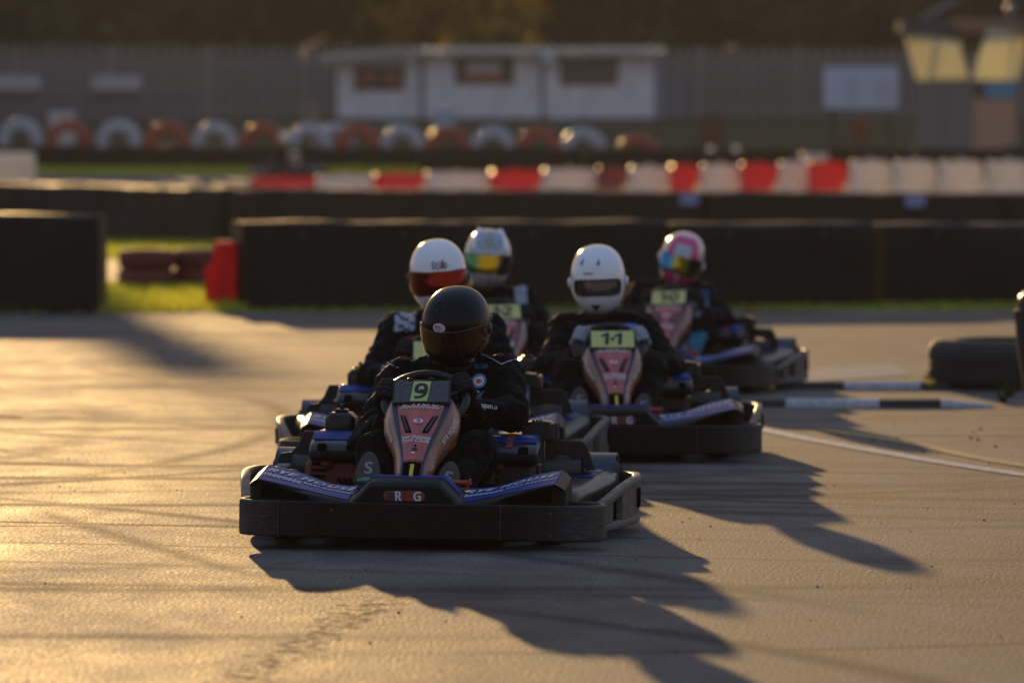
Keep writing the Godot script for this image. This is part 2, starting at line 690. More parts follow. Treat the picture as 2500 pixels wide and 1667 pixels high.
func materials() -> void:
	var grime := noise_tex(512, 0.012, 5, lin(0.45, 0.42, 0.38), lin(1, 1, 1), 3)
	var scratch := noise_tex(512, 0.02, 4, Color(0.25, 0.25, 0.25), Color(0.85, 0.85, 0.85), 5)
	var scuff := noise_tex(512, 0.03, 5, lin(0.35, 0.34, 0.32), lin(1, 1, 1), 9, FastNoiseLite.TYPE_SIMPLEX_SMOOTH, 0.5, 0.25)
	var weave := noise_tex(256, 0.12, 3, Color(0, 0, 0), Color(1, 1, 1), 11)

	# black moulded plastic; vertex colours carry the scuffed grey parts
	var m := mat(Color.WHITE, 0.46, 0.0, 0.27)
	m.vertex_color_use_as_albedo = true
	m.albedo_texture = scuff
	triplanar(m, 2.5)
	m.uv1_scale = Vector3(1.1, 15.0, 1.1)
	m.heightmap_enabled = true
	m.heightmap_texture = scratch
	m.heightmap_scale = 0.03
	M.plastic = m
	m = m.duplicate()
	m.roughness = 0.34
	m.metallic_specular = 0.5
	M.pod = m
	m = mat(lin(0.018, 0.062, 0.33), 0.42, 0.0, 0.28)
	m.albedo_texture = grime
	triplanar(m, 3.0)
	M.blue = m
	m = mat(lin(0.62, 0.10, 0.065), 0.3)
	m.albedo_texture = grime
	triplanar(m, 2.6)
	m.clearcoat_enabled = true
	m.clearcoat = 0.8
	m.clearcoat_roughness = 0.12
	M.red_panel = m
	m = mat(lin(0.36, 0.13, 0.085), 0.34)
	m.albedo_texture = grime
	triplanar(m, 3.3)
	m.clearcoat_enabled = true
	m.clearcoat = 0.7
	m.clearcoat_roughness = 0.2
	M.brown_panel = m
	m = mat(lin(0.035, 0.045, 0.075), 0.3)
	m.albedo_texture = grime
	triplanar(m, 3.0)
	M.navy = m
	m = mat(lin(0.018, 0.0185, 0.021), 0.3, 0.0, 0.4)
	m.albedo_texture = grime
	triplanar(m, 4.0)
	M.satin_black = m
	m = mat(lin(0.035, 0.037, 0.044), 0.28, 0.0, 0.5)
	M.cover = m
	M.matt_black = mat(lin(0.012, 0.012, 0.013), 0.7)
	M.hole = mat(lin(0.004, 0.004, 0.004), 0.9, 0.0, 0.1)
	M.decal_white = mat(lin(0.62, 0.64, 0.68), 0.45)
	M.decal_dark = mat(lin(0.02, 0.02, 0.022), 0.5)
	M.decal_red = mat(lin(0.55, 0.04, 0.03), 0.4)
	M.decal_blue = mat(lin(0.05, 0.16, 0.55), 0.4)
	M.decal_sky = mat(lin(0.06, 0.22, 0.40), 0.5)
	M.yellow_mark = mat(lin(0.62, 0.52, 0.02), 0.5)
	m = mat(lin(0.46, 0.60, 0.20), 0.5)
	M.plate_green = m
	m = mat(lin(0.60, 0.60, 0.21), 0.5)
	M.plate_yellow = m
	m = mat(lin(0.10, 0.105, 0.11), 0.4)
	m.albedo_texture = grime
	triplanar(m, 9.0)
	M.plate_grey = m
	m = mat(lin(0.42, 0.43, 0.44), 0.3, 0.9)
	M.steel = m
	M.red_metal = mat(lin(0.40, 0.035, 0.02), 0.4)
	M.green_metal = mat(lin(0.02, 0.26, 0.12), 0.4)
	m = mat(lin(0.22, 0.02, 0.03), 0.45)
	m.albedo_texture = grime
	triplanar(m, 6.0)
	M.engine_red = m
	M.engine_dark = mat(lin(0.045, 0.043, 0.042), 0.5, 0.5)
	m = mat(lin(0.03, 0.029, 0.028), 0.75)
	m.albedo_texture = grime
	triplanar(m, 5.0)
	M.rubber = m
	M.seat = mat(lin(0.14, 0.14, 0.145), 0.4)
	M.cable = mat(lin(0.55, 0.56, 0.58), 0.35)
	# clothing
	m = mat(Color.WHITE, 0.8, 0.0, 0.2)
	m.vertex_color_use_as_albedo = true
	m.rim_enabled = true
	m.rim = 0.08
	m.rim_tint = 0.2
	m.heightmap_enabled = true
	m.heightmap_texture = weave
	m.heightmap_scale = 0.06
	triplanar(m, 9.0)
	M.suit = m
	m = mat(lin(0.015, 0.014, 0.014), 0.75, 0.0, 0.3)
	m.heightmap_enabled = true
	m.heightmap_texture = weave
	m.heightmap_scale = 0.05
	triplanar(m, 12.0)
	M.glove_black = m
	m = m.duplicate()
	m.albedo_color = lin(0.30, 0.31, 0.36)
	M.glove_grey = m
	m = m.duplicate()
	m.albedo_color = lin(0.04, 0.038, 0.036)
	M.shoe = m
	M.sole = mat(lin(0.055, 0.052, 0.05), 0.6)
	M.shell = mat(Color.WHITE, 0.22)
	M.shell.vertex_color_use_as_albedo = true
	M.shell.clearcoat_enabled = true
	M.shell.clearcoat = 1.0
	M.shell.clearcoat_roughness = 0.04
	M.shell_matt = mat(lin(0.004, 0.004, 0.0045), 0.2, 0.0, 0.32)
	M.visor = mat(Color.WHITE, 0.1, 0.85)
	M.visor.vertex_color_use_as_albedo = true
	m = mat(lin(0.05, 0.045, 0.04, 0.45), 0.05)
	m.transparency = BaseMaterial3D.TRANSPARENCY_ALPHA
	M.visor_smoke = m
	M.emblem = mat(lin(0.30, 0.30, 0.30), 0.5)
	M.skin = mat(lin(0.50, 0.30, 0.22), 0.55)
	M.lining = mat(lin(0.02, 0.02, 0.021), 0.9)


# ---------------------------------------------------------------- ground
func rise(d: float) -> float:
	return curve_of(d, [96.0, 112.0, 122.0, 138.0, 152.0, 170.0, 226.0, 300.0, 400.0], [0.0, 0.45, 0.78, 1.25, 2.0, 2.15, 2.9, 9.5, 14.0])


func track_pictures() -> Array:
	# 12 m across by 24 m along, u over x from -6 to 6, v over z from -38 to -14; repeats beyond
	var W := 2048
	var H := 2048
	var n1 := FastNoiseLite.new()
	n1.seed = 21
	n1.frequency = 0.0035
	n1.fractal_octaves = 5
	var n2 := FastNoiseLite.new()
	n2.seed = 5
	n2.frequency = 0.02
	n2.fractal_octaves = 4
	var n3 := FastNoiseLite.new()
	n3.seed = 8
	n3.frequency = 0.42
	n3.fractal_octaves = 2
	var A := n1.get_seamless_image(W, H).get_data()
	var B := n2.get_seamless_image(512, 512).get_data()
	var G := n3.get_seamless_image(1024, 1024).get_data()
	# rubber laid down by tyres: long gentle curves that come from the left and swing towards the camera
	var f := PackedFloat32Array()
	f.resize(W * H)
	var r := RandomNumberGenerator.new()
	r.seed = 404
	for k in 110:
		var x := r.randf_range(-7.0, 5.0)
		var z := r.randf_range(-38.0, -13.5)
		var ang := r.randf_range(-0.15, 0.5) if r.randf() < 0.72 else r.randf_range(0.7, 1.4)
		var bend := r.randf_range(-0.2, 0.12)
		var L := r.randf_range(2.0, 9.0)
		var wid := r.randf_range(0.10, 0.40)
		var dark := r.randf_range(0.15, 0.7)
		var steps := int(L / 0.0058)
		for s in steps:
			var t := float(s) / steps
			x += cos(ang) * 0.0058
			z += sin(ang) * 0.0058
			ang += bend * 0.0058
			var fade := minf(1.0, sin(t * PI) * 1.6) * dark
			if absf(cos(ang)) > 0.5:
				var u := int((x + 6.0) / 12.0 * W)
				var v0 := int((z + 38.0) / 24.0 * H)
				var hw := maxi(2, int(wid / 24.0 * H * 0.5))
				for dv in range(-hw, hw + 1):
					var vv := v0 + dv
					if u >= 0 and u < W and vv >= 0 and vv < H:
						f[vv * W + u] = maxf(f[vv * W + u], fade * (1.0 - absf(dv) / (hw + 1.0)))
			else:
				var u0 := int((x + 6.0) / 12.0 * W)
				var v := int((z + 38.0) / 24.0 * H)
				var hw := maxi(2, int(wid / 12.0 * W * 0.4))
				for du in range(-hw, hw + 1):
					var uu := u0 + du
					if uu >= 0 and uu < W and v >= 0 and v < H:
						f[v * W + uu] = maxf(f[v * W + uu], fade * (1.0 - absf(du) / (hw + 1.0)))
	# two cracks on the left
	for c in [[-5.0, -33.4, -3.75, -31.9, -2.95, -30.2, -2.6, -29.6], [-4.0, -34.3, -3.2, -34.0]]:
		for s in range(0, c.size() - 2, 2):
			for t in 400:
				var x: float = lerpf(c[s], c[s + 2], t / 400.0) + 0.02 * sin(t * 0.21)
				var z: float = lerpf(c[s + 1], c[s + 3], t / 400.0) + 0.03 * sin(t * 0.13)
				for a in 6:
					for b in 9:
						var u := int((x + 6.0) / 12.0 * W) + a
						var v := int((z + 38.0) / 24.0 * H) + b
						if u < W and v < H and u >= 0 and v >= 0:
							f[v * W + u] = 2.2
	# a crumbling seam in the foreground
	for k in 420:
		var t := r.randf()
		var x := lerpf(-0.80, -0.40, t) + r.randfn() * 0.05
		var z := lerpf(-14.4, -17.8, t) + r.randfn() * 0.06
		var rad := r.randf_range(0.006, 0.022)
		for a in range(-5, 6):
			for b in range(-4, 5):
				var u := int((x + 6.0) / 12.0 * W) + a
				var v := int((z + 38.0) / 24.0 * H) + b
				if Vector2(a * 0.0059, b * 0.0117).length() < rad and v >= 0 and v < H:
					f[v * W + u] = maxf(f[v * W + u], 0.75)
	var col := PackedByteArray()
	col.resize(W * H)
	var rough := PackedByteArray()
	rough.resize(W * H)
	var high := PackedByteArray()
	high.resize(W * H)
	for j in H:
		for i in W:
			var q := j * W + i
			var a := A[q] / 255.0 - 0.5
			var b := B[(j & 511) * 512 + (i & 511)] / 255.0 - 0.5
			var g := G[(j & 1023) * 1024 + (i & 1023)] / 255.0 - 0.5
			var m := f[q]
			col[q] = int(clampf(0.76 + 0.30 * a + 0.24 * b + 0.80 * g - 0.46 * m, 0.15, 1.0) * 255.0)
			rough[q] = int(clampf(0.775 + 0.14 * a + 0.10 * b + 0.42 * g + 0.26 * m, 0.56, 1.0) * 255.0)
			high[q] = int(clampf(0.5 + 0.9 * g * (1.0 - 0.35 * minf(m, 1.0)) + 0.15 * b, 0.0, 1.0) * 255.0)
	var out := []
	for bytes in [col, rough, high]:
		out.append(ImageTexture.create_from_image(Image.create_from_data(W, H, false, Image.FORMAT_L8, bytes)))
	return out


func ground() -> void:
	# one sheet of rough earth and grass out to the horizon
	var g := Geo.new()
	var zs := [30.0, -20.0, -47.0, -70.0, -96.0, -104.0, -112.0, -117.0, -122.0, -130.0, -138.0, -145.0, -152.0, -160.0, -170.0, -205.0, -226.0, -260.0, -300.0, -400.0, -900.0]
	var xs := [-600.0, -120.0, -40.0, 0.0, 40.0, 120.0, 600.0]
	g.begin()
	for i in zs.size() - 1:
		for j in xs.size() - 1:
			g.quad(Vector3(xs[j], rise(-zs[i]) - 0.02, zs[i]), Vector3(xs[j + 1], rise(-zs[i]) - 0.02, zs[i]), Vector3(xs[j + 1], rise(-zs[i + 1]) - 0.02, zs[i + 1]), Vector3(xs[j], rise(-zs[i + 1]) - 0.02, zs[i + 1]))
	g.face(Vector3.UP)
	var earth := mat(lin(0.05, 0.06, 0.025), 0.95, 0.0, 0.2)
	earth.albedo_texture = noise_tex(512, 0.02, 5, lin(0.5, 0.45, 0.4), lin(1, 1, 1), 31)
	triplanar(earth, 0.2, true)
	struct("ground", g, earth, 80.0)

	# tarmac: chippings as relief, rubber marks, worn and dusty patches
	var pics := track_pictures()
	var tarmac := mat(lin(0.192, 0.173, 0.152), 1.0, 0.0, 0.31)
	tarmac.albedo_texture = pics[0]
	tarmac.roughness_texture = pics[1]
	tarmac.roughness_texture_channel = BaseMaterial3D.TEXTURE_CHANNEL_RED
	tarmac.heightmap_enabled = true
	tarmac.heightmap_texture = pics[2]
	tarmac.heightmap_scale = 0.5
	M.tarmac = tarmac
	sheet("track", [-40.0, -47.3, 40.0, -49.6, 40.0, 25.0, -40.0, 25.0], 0.0, tarmac)
	sheet("far_track", [-60.0, -57.5, 60.0, -57.5, 60.0, -70.0, -60.0, -70.0], 0.0, tarmac)

	var turf := mat(lin(0.06, 0.085, 0.018), 0.9, 0.0, 0.2)
	turf.albedo_texture = noise_tex(512, 0.05, 4, lin(0.45, 0.5, 0.4), lin(1, 1, 1), 33)
	triplanar(turf, 0.6, true)
	M.turf = turf
	sheet("verge", [-40.0, -57.45, 40.0, -57.45, 40.0, -49.65, -40.0, -47.35], -0.008, turf)
	sheet("far_verge", [-60.0, -96.0, 60.0, -96.0, 60.0, -70.05, -60.0, -70.05], -0.008, turf)

	# grass blades on the verges, thin enough for the low sun to shine through
	var blade := Geo.new()
	for k in 7:
		var a := TAU * k / 7.0 + 0.4 * k
		var o := Vector3(cos(a) * 0.025, 0, sin(a) * 0.025)
		var w := Vector3(-sin(a), 0, cos(a)) * 0.006
		var tip := o * 2.2 + Vector3(0, 0.05 + 0.015 * (k % 3), 0)
		blade.tri(o - w, o + w, tip)
	var leaf := mat(lin(0.07, 0.10, 0.012), 0.6, 0.0, 0.2)
	leaf.backlight_enabled = true
	leaf.backlight = lin(0.95, 0.98, 0.10)
	M.leaf = leaf
	M.shaded_leaf = mat(lin(0.05, 0.065, 0.015), 0.7, 0.0, 0.2)  # copy of the leaf for weeds in shade, shade put into its colour
	var tuft := blade.build(80)
	var spots: Array[Transform3D] = []
	for k in 26000:
		var x := rng.randf_range(-7.0, 7.0)
		var z := rng.randf_range(-57.4, -47.2)
		if k % 3 == 0:
			x = rng.randf_range(-8.0, 2.0)
			z = rng.randf_range(-84.0, -70.2)
		elif x > -2.3 and z < lerpf(-48.9, -51.6, (x + 2.3) / 7.0):
			continue
		elif z > lerpf(-47.4, -49.0, (x + 7.0) / 14.0):
			continue
		var s := rng.randf_range(0.7, 1.5) * (0.4 if x > -2.3 and z > -56.0 else 1.0)
		spots.append(Transform3D(Basis(Vector3.UP, rng.randf() * TAU).scaled(Vector3(s, s, s)), Vector3(x, -0.008, z)))
	scatter("grass", "short sunlit grass on the verge beyond the track edge", tuft, leaf, spots)

	# paint on the tarmac
	var paint := mat(lin(0.60, 0.52, 0.50), 0.6)
	paint.albedo_texture = noise_tex(256, 0.04, 5, lin(0.35, 0.33, 0.31), lin(1, 1, 1), 51, FastNoiseLite.TYPE_SIMPLEX_SMOOTH, 0.4, 0.25)
	triplanar(paint, 1.5, true)
	var edge := [[0.30, -37.0], [0.78, -31.5], [1.22, -28.4], [1.70, -26.2], [2.2, -24.4], [3.3, -21.0], [4.9, -16.8], [8.0, -10.0]]
	line("white_line", edge, 0.10, paint)
	var ochre := mat(lin(0.42, 0.27, 0.08), 0.65)
	ochre.albedo_texture = paint.albedo_texture
	triplanar(ochre, 1.5, true)
	line("yellow_line", [[1.55, -28.2], [1.87, -27.1], [2.26, -25.1], [3.4, -21.5], [5.5, -16.0]], 0.09, ochre)
	line("faded_line", [[1.62, -27.75], [3.2, -27.72], [5.5, -27.7]], 0.05, ochre)
	var pale := mat(lin(0.30, 0.27, 0.24), 0.45)
	pale.albedo_texture = noise_tex(256, 0.03, 4, lin(0.6, 0.58, 0.55), lin(1, 1, 1), 53)
	triplanar(pale, 0.8, true)
	sheet("concrete_strip", [1.55, -33.6, 2.45, -34.9, 2.45, -36.6, 1.45, -35.4], 0.004, pale)


func sheet(called: String, p: Array, y: float, m: Material) -> void:
	var st := SurfaceTool.new()
	st.begin(Mesh.PRIMITIVE_TRIANGLES)
	var q := PackedVector2Array()
	for i in range(0, p.size(), 2):
		q.append(Vector2(p[i], p[i + 1]))
	var idx := Geometry2D.triangulate_polygon(q)
	for t in range(0, idx.size(), 3):
		var tri := [q[idx[t]], q[idx[t + 1]], q[idx[t + 2]]]
		if (tri[1] - tri[0]).cross(tri[2] - tri[0]) < 0:
			tri.reverse()
		for c: Vector2 in tri:
			st.set_normal(Vector3.UP)
			st.set_uv(Vector2((c.x + 6.0) / 12.0, (c.y + 38.0) / 24.0))
			st.add_vertex(Vector3(c.x, y, c.y))
	struct(called, st.commit(), m)


func line(called: String, p: Array, w: float, m: Material) -> void:
	var c := Curve3D.new()
	for i in p.size():
		var t := Vector3(p[mini(i + 1, p.size() - 1)][0] - p[maxi(i - 1, 0)][0], 0, p[mini(i + 1, p.size() - 1)][1] - p[maxi(i - 1, 0)][1]) / 6.0
		c.add_point(Vector3(p[i][0], 0.004, p[i][1]), -t, t)
	var pts := c.tessellate(4, 1.0)
	var g := Geo.new()
	g.begin()
	for i in pts.size() - 1:
		var d0 := (pts[mini(i + 1, pts.size() - 1)] - pts[maxi(i - 1, 0)]).normalized()
		var d1 := (pts[mini(i + 2, pts.size() - 1)] - pts[i]).normalized()
		var s0 := Vector3(-d0.z, 0, d0.x) * w * 0.5
		var s1 := Vector3(-d1.z, 0, d1.x) * w * 0.5
		g.quad(pts[i] - s0, pts[i] + s0, pts[i + 1] + s1, pts[i + 1] - s1)
	g.face(Vector3.UP)
	struct(called, g, m, 80.0)


func scatter(called: String, label: String, mesh: Mesh, m: Material, spots: Array[Transform3D]) -> MultiMeshInstance3D:
	var mm := MultiMesh.new()
	mm.transform_format = MultiMesh.TRANSFORM_3D
	mm.mesh = mesh
	mm.instance_count = spots.size()
	for i in spots.size():
		mm.set_instance_transform(i, spots[i])
	var o := MultiMeshInstance3D.new()
	o.name = numbered(called)
	o.multimesh = mm
	o.material_override = m
	add_child(o)
	tag(o, label, "grass", "", "stuff")
	return o


# ---------------------------------------------------------------- barriers
func belt_wall(p0: Vector2, p1: Vector2, h: float, depth: float, sd: int, sag := 0.02) -> Array:
	# a stack of tyres wrapped in conveyor belt: face and top with dents; local x along the wall
	var L := p0.distance_to(p1)
	var n := FastNoiseLite.new()
	n.seed = sd
	n.frequency = 0.55
	n.fractal_octaves = 3
	var rings := []
	var k := int(L / 0.12) + 2
	for i in k + 1:
		var x := L * i / k - L * 0.5
		var ring := PackedVector3Array()
		var e := 0.035 if i == 0 or i == k else 0.0
		var top := h + n.get_noise_2d(x * 1.5, 7.0) * sag
		for q in [[0.0, depth * 0.5 - e], [0.25, depth * 0.5 - e], [0.5, depth * 0.5 - e], [0.75, depth * 0.5 - e], [0.93, depth * 0.5 - 0.01 - e], [0.98, depth * 0.5 - 0.03 - e], [1.0, depth * 0.5 - 0.08], [1.0, 0.0], [1.0, -depth * 0.5 + 0.08], [0.96, -depth * 0.5], [0.0, -depth * 0.5]]:
			var bulge := (n.get_noise_3d(x * 2.2 + q[0] * 2.2, q[0] * 2.0, 3.0) * 0.05 - 0.03 * exp(-pow(12.0 * (fposmod(x + 0.4, 1.25) - 0.6) / 1.25, 2.0))) if q[1] > 0.1 else 0.0
			ring.append(Vector3(x, q[0] * top, q[1] + bulge * (1.0 if q[0] < 0.95 else 0.3)))
		rings.append(ring)
	var g := Geo.new()
	g.loft(rings)
	var mid := (p0 + p1) * 0.5
	var d := (p1 - p0).normalized()
	return [g, Transform3D(Basis(Vector3(d.x, 0, d.y), Vector3.UP, Vector3(-d.y, 0, d.x)), Vector3(mid.x, 0, mid.y))]


func barriers() -> void:
	var belt := mat(lin(0.0125, 0.0112, 0.0098), 0.46, 0.0, 0.3)
	belt.albedo_texture = noise_tex(512, 0.02, 5, lin(0.55, 0.52, 0.5), lin(1, 1, 1), 61)
	triplanar(belt, 0.9, true)
	belt.heightmap_enabled = true
	belt.heightmap_texture = noise_tex(512, 0.05, 4, Color(0, 0, 0), Color(1, 1, 1), 62)
	belt.heightmap_scale = 1.6
	M.belt = belt
	var label_m := mat(lin(0.25, 0.30, 0.52), 0.5)
	var row := [
		[-14.0, -48.0, -3.47, -47.8, 0.83, "black rubber belt barrier block at the left edge beside the grass gap"],
		[-2.4, -49.2, -0.43, -49.6, 0.745, "black rubber belt barrier beside the upright red plastic barrier"],
		[-0.41, -49.65, 1.28, -50.1, 0.74, "black rubber belt barrier directly behind the two middle helmets"],
		[1.31, -50.1, 3.12, -50.75, 0.72, "black rubber belt barrier behind the driver in the pink helmet"],
		[3.2, -50.9, 5.5, -51.9, 0.70, "black rubber belt barrier at the right end of the near row"],
		[5.55, -51.9, 9.5, -53.5, 0.70, "black rubber belt barrier beyond the right edge of the near row"],
	]
	for i in row.size():
		var r: Array = row[i]
		var w := belt_wall(Vector2(r[0], r[1] - 0.4), Vector2(r[2], r[3] - 0.4), r[4], 0.8, 70 + i)
		var t := thing("rubber_barrier", r[5], "barrier", w[1], "black rubber barriers along the far track edge")
		part("belt", w[0], belt, t, 50.0)
		# flat clamp strips that hold the belt at its upper edge
		var L := Vector2(r[0], r[1]).distance_to(Vector2(r[2], r[3]))
		for k in int(L / 0.9):
			var s := Geo.new()
			s.box(Vector3(-L * 0.5 + 0.5 + 0.9 * k, r[4] * 0.86, 0.425), Vector3(0.05, 0.05, 0.02), 0.006)
			part("clamp", s, M.engine_dark, t)
	# the second row, farther back
	var path := [[-14.0, -90.0], [-10.6, -87.2], [-7.65, -85.0], [-5.6, -82.6], [-3.74, -80.2], [-0.5, -77.6], [2.8, -75.0], [6.5, -72.1], [10.2, -69.6]]
	var where := ["outside the left edge of the picture", "at the far left of the second row", "left of the bend of the second row", "at the bend of the second row above the red tyres", "above the upright red plastic barrier", "above the white and silver helmets", "above the pink helmet", "at the right end of the second row"]
	for i in path.size() - 1:
		var h := [0.82, 0.83, 0.82, 0.80, 0.79, 0.79, 0.79, 0.79][i] as float
		var w := belt_wall(Vector2(path[i][0], path[i][1] - 0.45), Vector2(path[i + 1][0] - 0.02, path[i + 1][1] - 0.45), h, 0.9, 90 + i, 0.03)
		var t := thing("rubber_barrier", "long black rubber barrier " + where[i], "barrier", w[1], "black rubber barriers of the second row")
		part("belt", w[0], belt, t, 50.0)
		var q := Geo.new()
		q.box(Vector3(0, h * 0.87, 0.46), Vector3(0.30, 0.15, 0.012), 0.004)
		if i == 5:
			part("number_label", q, label_m, t, 42.0, Transform3D(Basis(), Vector3(1.9, 0, 0)))
		if i == 6:
			part("number_label", q, label_m, t, 42.0, Transform3D(Basis(), Vector3(1.05, 0, 0)))

	# red plastic barrier seen end on, beside the near row
	var red := mat(lin(0.85, 0.010, 0.018), 0.4)
	red.backlight_enabled = true
	red.backlight = lin(1.0, 0.012, 0.012)
	M.red_plastic = red
	var white := mat(lin(0.90, 0.89, 0.88), 0.4)
	white.backlight_enabled = true
	white.backlight = lin(1.0, 0.97, 0.92)
	white.albedo_texture = noise_tex(256, 0.02, 4, lin(0.7, 0.68, 0.65), lin(1, 1, 1), 66)
	triplanar(white, 1.0, true)
	M.white_plastic = white
	var t := thing("red_barrier", "bright red plastic barrier standing on end by the grass gap", "barrier", Transform3D(Basis(), Vector3(-2.54, 0, -49.5)))
	var g := Geo.new()
	g.prism(V2([-0.12, 0.0, 0.12, 0.0, 0.13, 0.14, 0.125, 0.57, -0.055, 0.57, -0.075, 0.40, -0.14, 0.36, -0.14, 0.14]), -0.5, 0.0, Transform3D(), 0.02)
	part("body", g, red, t)
	g = Geo.new()
	g.prism(V2([-0.03, 0.1, 0.05, 0.1, 0.07, 0.34, 0.0, 0.36]), 0.002, 0.02, Transform3D(), 0.008)
	g.box(Vector3(0.04, 0.47, 0.008), Vector3(0.1, 0.12, 0.02), 0.006)
	part("moulded_rib", g, red, t)

	# tyres painted a worn red, lying on the grass in the gap
	var brown := mat(lin(0.24, 0.035, 0.022), 0.6)
	brown.albedo_texture = noise_tex(256, 0.03, 4, lin(0.4, 0.35, 0.35), lin(1, 1, 1), 67)
	triplanar(brown, 1.5, true)
	for k in 4:
		var o := part("red_tyre_marker", tyre_mesh(0.285, 0.2, 0.15), brown, self, 42.0, Transform3D(Basis(Vector3.UP, k * 0.7), Vector3(-3.61 + 0.52 * (k / 2) + 0.01 * (k % 2), 0.095 + 0.19 * (k % 2), -56.0 - 0.26 * (k / 2))))
		tag(o, ["lower of the two worn red tyres at the left of the grass gap", "upper of the two worn red tyres at the left of the grass gap", "lower of the two worn red tyres next to the red barrier", "upper of the two worn red tyres next to the red barrier"][k], "tyre", "worn red tyres on the grass")

	# red and white water filled barriers, each about a metre long
	var edges := [-5.05, -3.76, -2.65, -1.65, -0.42, 0.56, 1.57, 2.16, 2.9, 3.46, 4.16, 4.85, 5.35, 6.08, 6.85, 7.6, 8.4, 9.2]
	var kinds := [1, 0, 1, 0, 1, 0, 2, 0, 1, 0, 1, 0, 1, 0, 0, 0, 0]
	var dull := mat(lin(0.30, 0.03, 0.02), 0.5)
	var faded := mat(lin(0.75, 0.022, 0.028), 0.35)
	faded.backlight_enabled = true
	faded.backlight = lin(0.7, 0.015, 0.015)
	for i in kinds.size():
		var x0: float = edges[i]
		var x1: float = edges[i + 1]
		var z := -107.0 + (x0 + x1) * 0.5 * 0.72
		var h := lerpf(0.81, 1.15, clampf((x0 + 5.0) / 11.0, 0, 1)) - rise(-z)
		var L := x1 - x0 - 0.02
		var o := thing("red_water_barrier" if kinds[i] else "white_water_barrier", "%s water barrier, %s in the red and white row" % [["white", "red", "dull dark red"][kinds[i]], ["first from the left", "second from the left", "third from the left", "fourth from the left", "fifth from the left", "sixth from the left", "seventh from the left", "eighth from the left", "ninth from the left", "tenth from the left", "eleventh from the left", "twelfth from the left", "last of the red ones", "first right of the red ones", "second right of the red ones", "third right of the red ones", "fourth right of the red ones"][i]], "barrier", Transform3D(Basis(Vector3.UP, 0.18 - 0.02 * (i % 3)), Vector3((x0 + x1) * 0.5, rise(-z), z)), "red and white water barriers")
		var b := Geo.new()
		var prof := V2([-0.24, 0.0, 0.24, 0.0, 0.24, 0.10, 0.13, 0.36, 0.10, 0.8 * h, 0.10, h - 0.03, -0.10, h - 0.03, -0.10, 0.8 * h, -0.13, 0.36, -0.24, 0.10])
		b.prism(prof, -L * 0.5, L * 0.5 - 0.1, Transform3D(Basis(Vector3.UP, PI / 2), Vector3.ZERO), 0.03)
		b.box(Vector3(L * 0.5 - 0.06, h * 0.72, 0), Vector3(0.13, h * 0.4, 0.12), 0.02)
		part("body", b, [white, faded, dull][kinds[i]], o)
		b = Geo.new()
		b.lathe(V2([0.0, h - 0.03, 0.05, h - 0.03, 0.05, h + 0.012, 0.04, h + 0.02, 0.0, h + 0.02]), 12)
		part("filler_cap", b, [white, faded, dull][kinds[i]], o)
	var o := thing("white_water_barrier", "lone white plastic block at the far left above the rubber barrier", "barrier", Transform3D(Basis(), Vector3(-10.0, rise(112.0), -112.0)))
	g = Geo.new()
	g.box(Vector3(0, 0.4, 0), Vector3(1.2, 0.8, 0.4), 0.05)
	part("body", g, white, o)
	g = Geo.new()
	g.box(Vector3(0, 0.47, 0.2), Vector3(1.1, 0.04, 0.03), 0.01)
	part("moulded_rib", g, white, o)


func tyre_mesh(R: float, w: float, hole: float) -> Geo:
	# a tyre lying flat about its centre: tread with grooves, rounded shoulders, open middle
	var g := Geo.new()
	var h := w * 0.5
	g.lathe(V2([hole, -h * 0.75, hole + 0.02, -h * 0.95, (hole + R) * 0.5, -h, R - 0.035, -h * 0.93, R - 0.008, -h * 0.7, R, -h * 0.45, R, -h * 0.2, R - 0.008, -h * 0.17, R - 0.008, -h * 0.1, R, -h * 0.07, R, h * 0.07, R - 0.008, h * 0.1, R - 0.008, h * 0.17, R, h * 0.2, R, h * 0.45, R - 0.008, h * 0.7, R - 0.035, h * 0.93, (hole + R) * 0.5, h, hole + 0.02, h * 0.95, hole, h * 0.75, hole + 0.015, h * 0.55, hole + 0.03, 0.0, hole + 0.015, -h * 0.55]), 40, true)
	return g


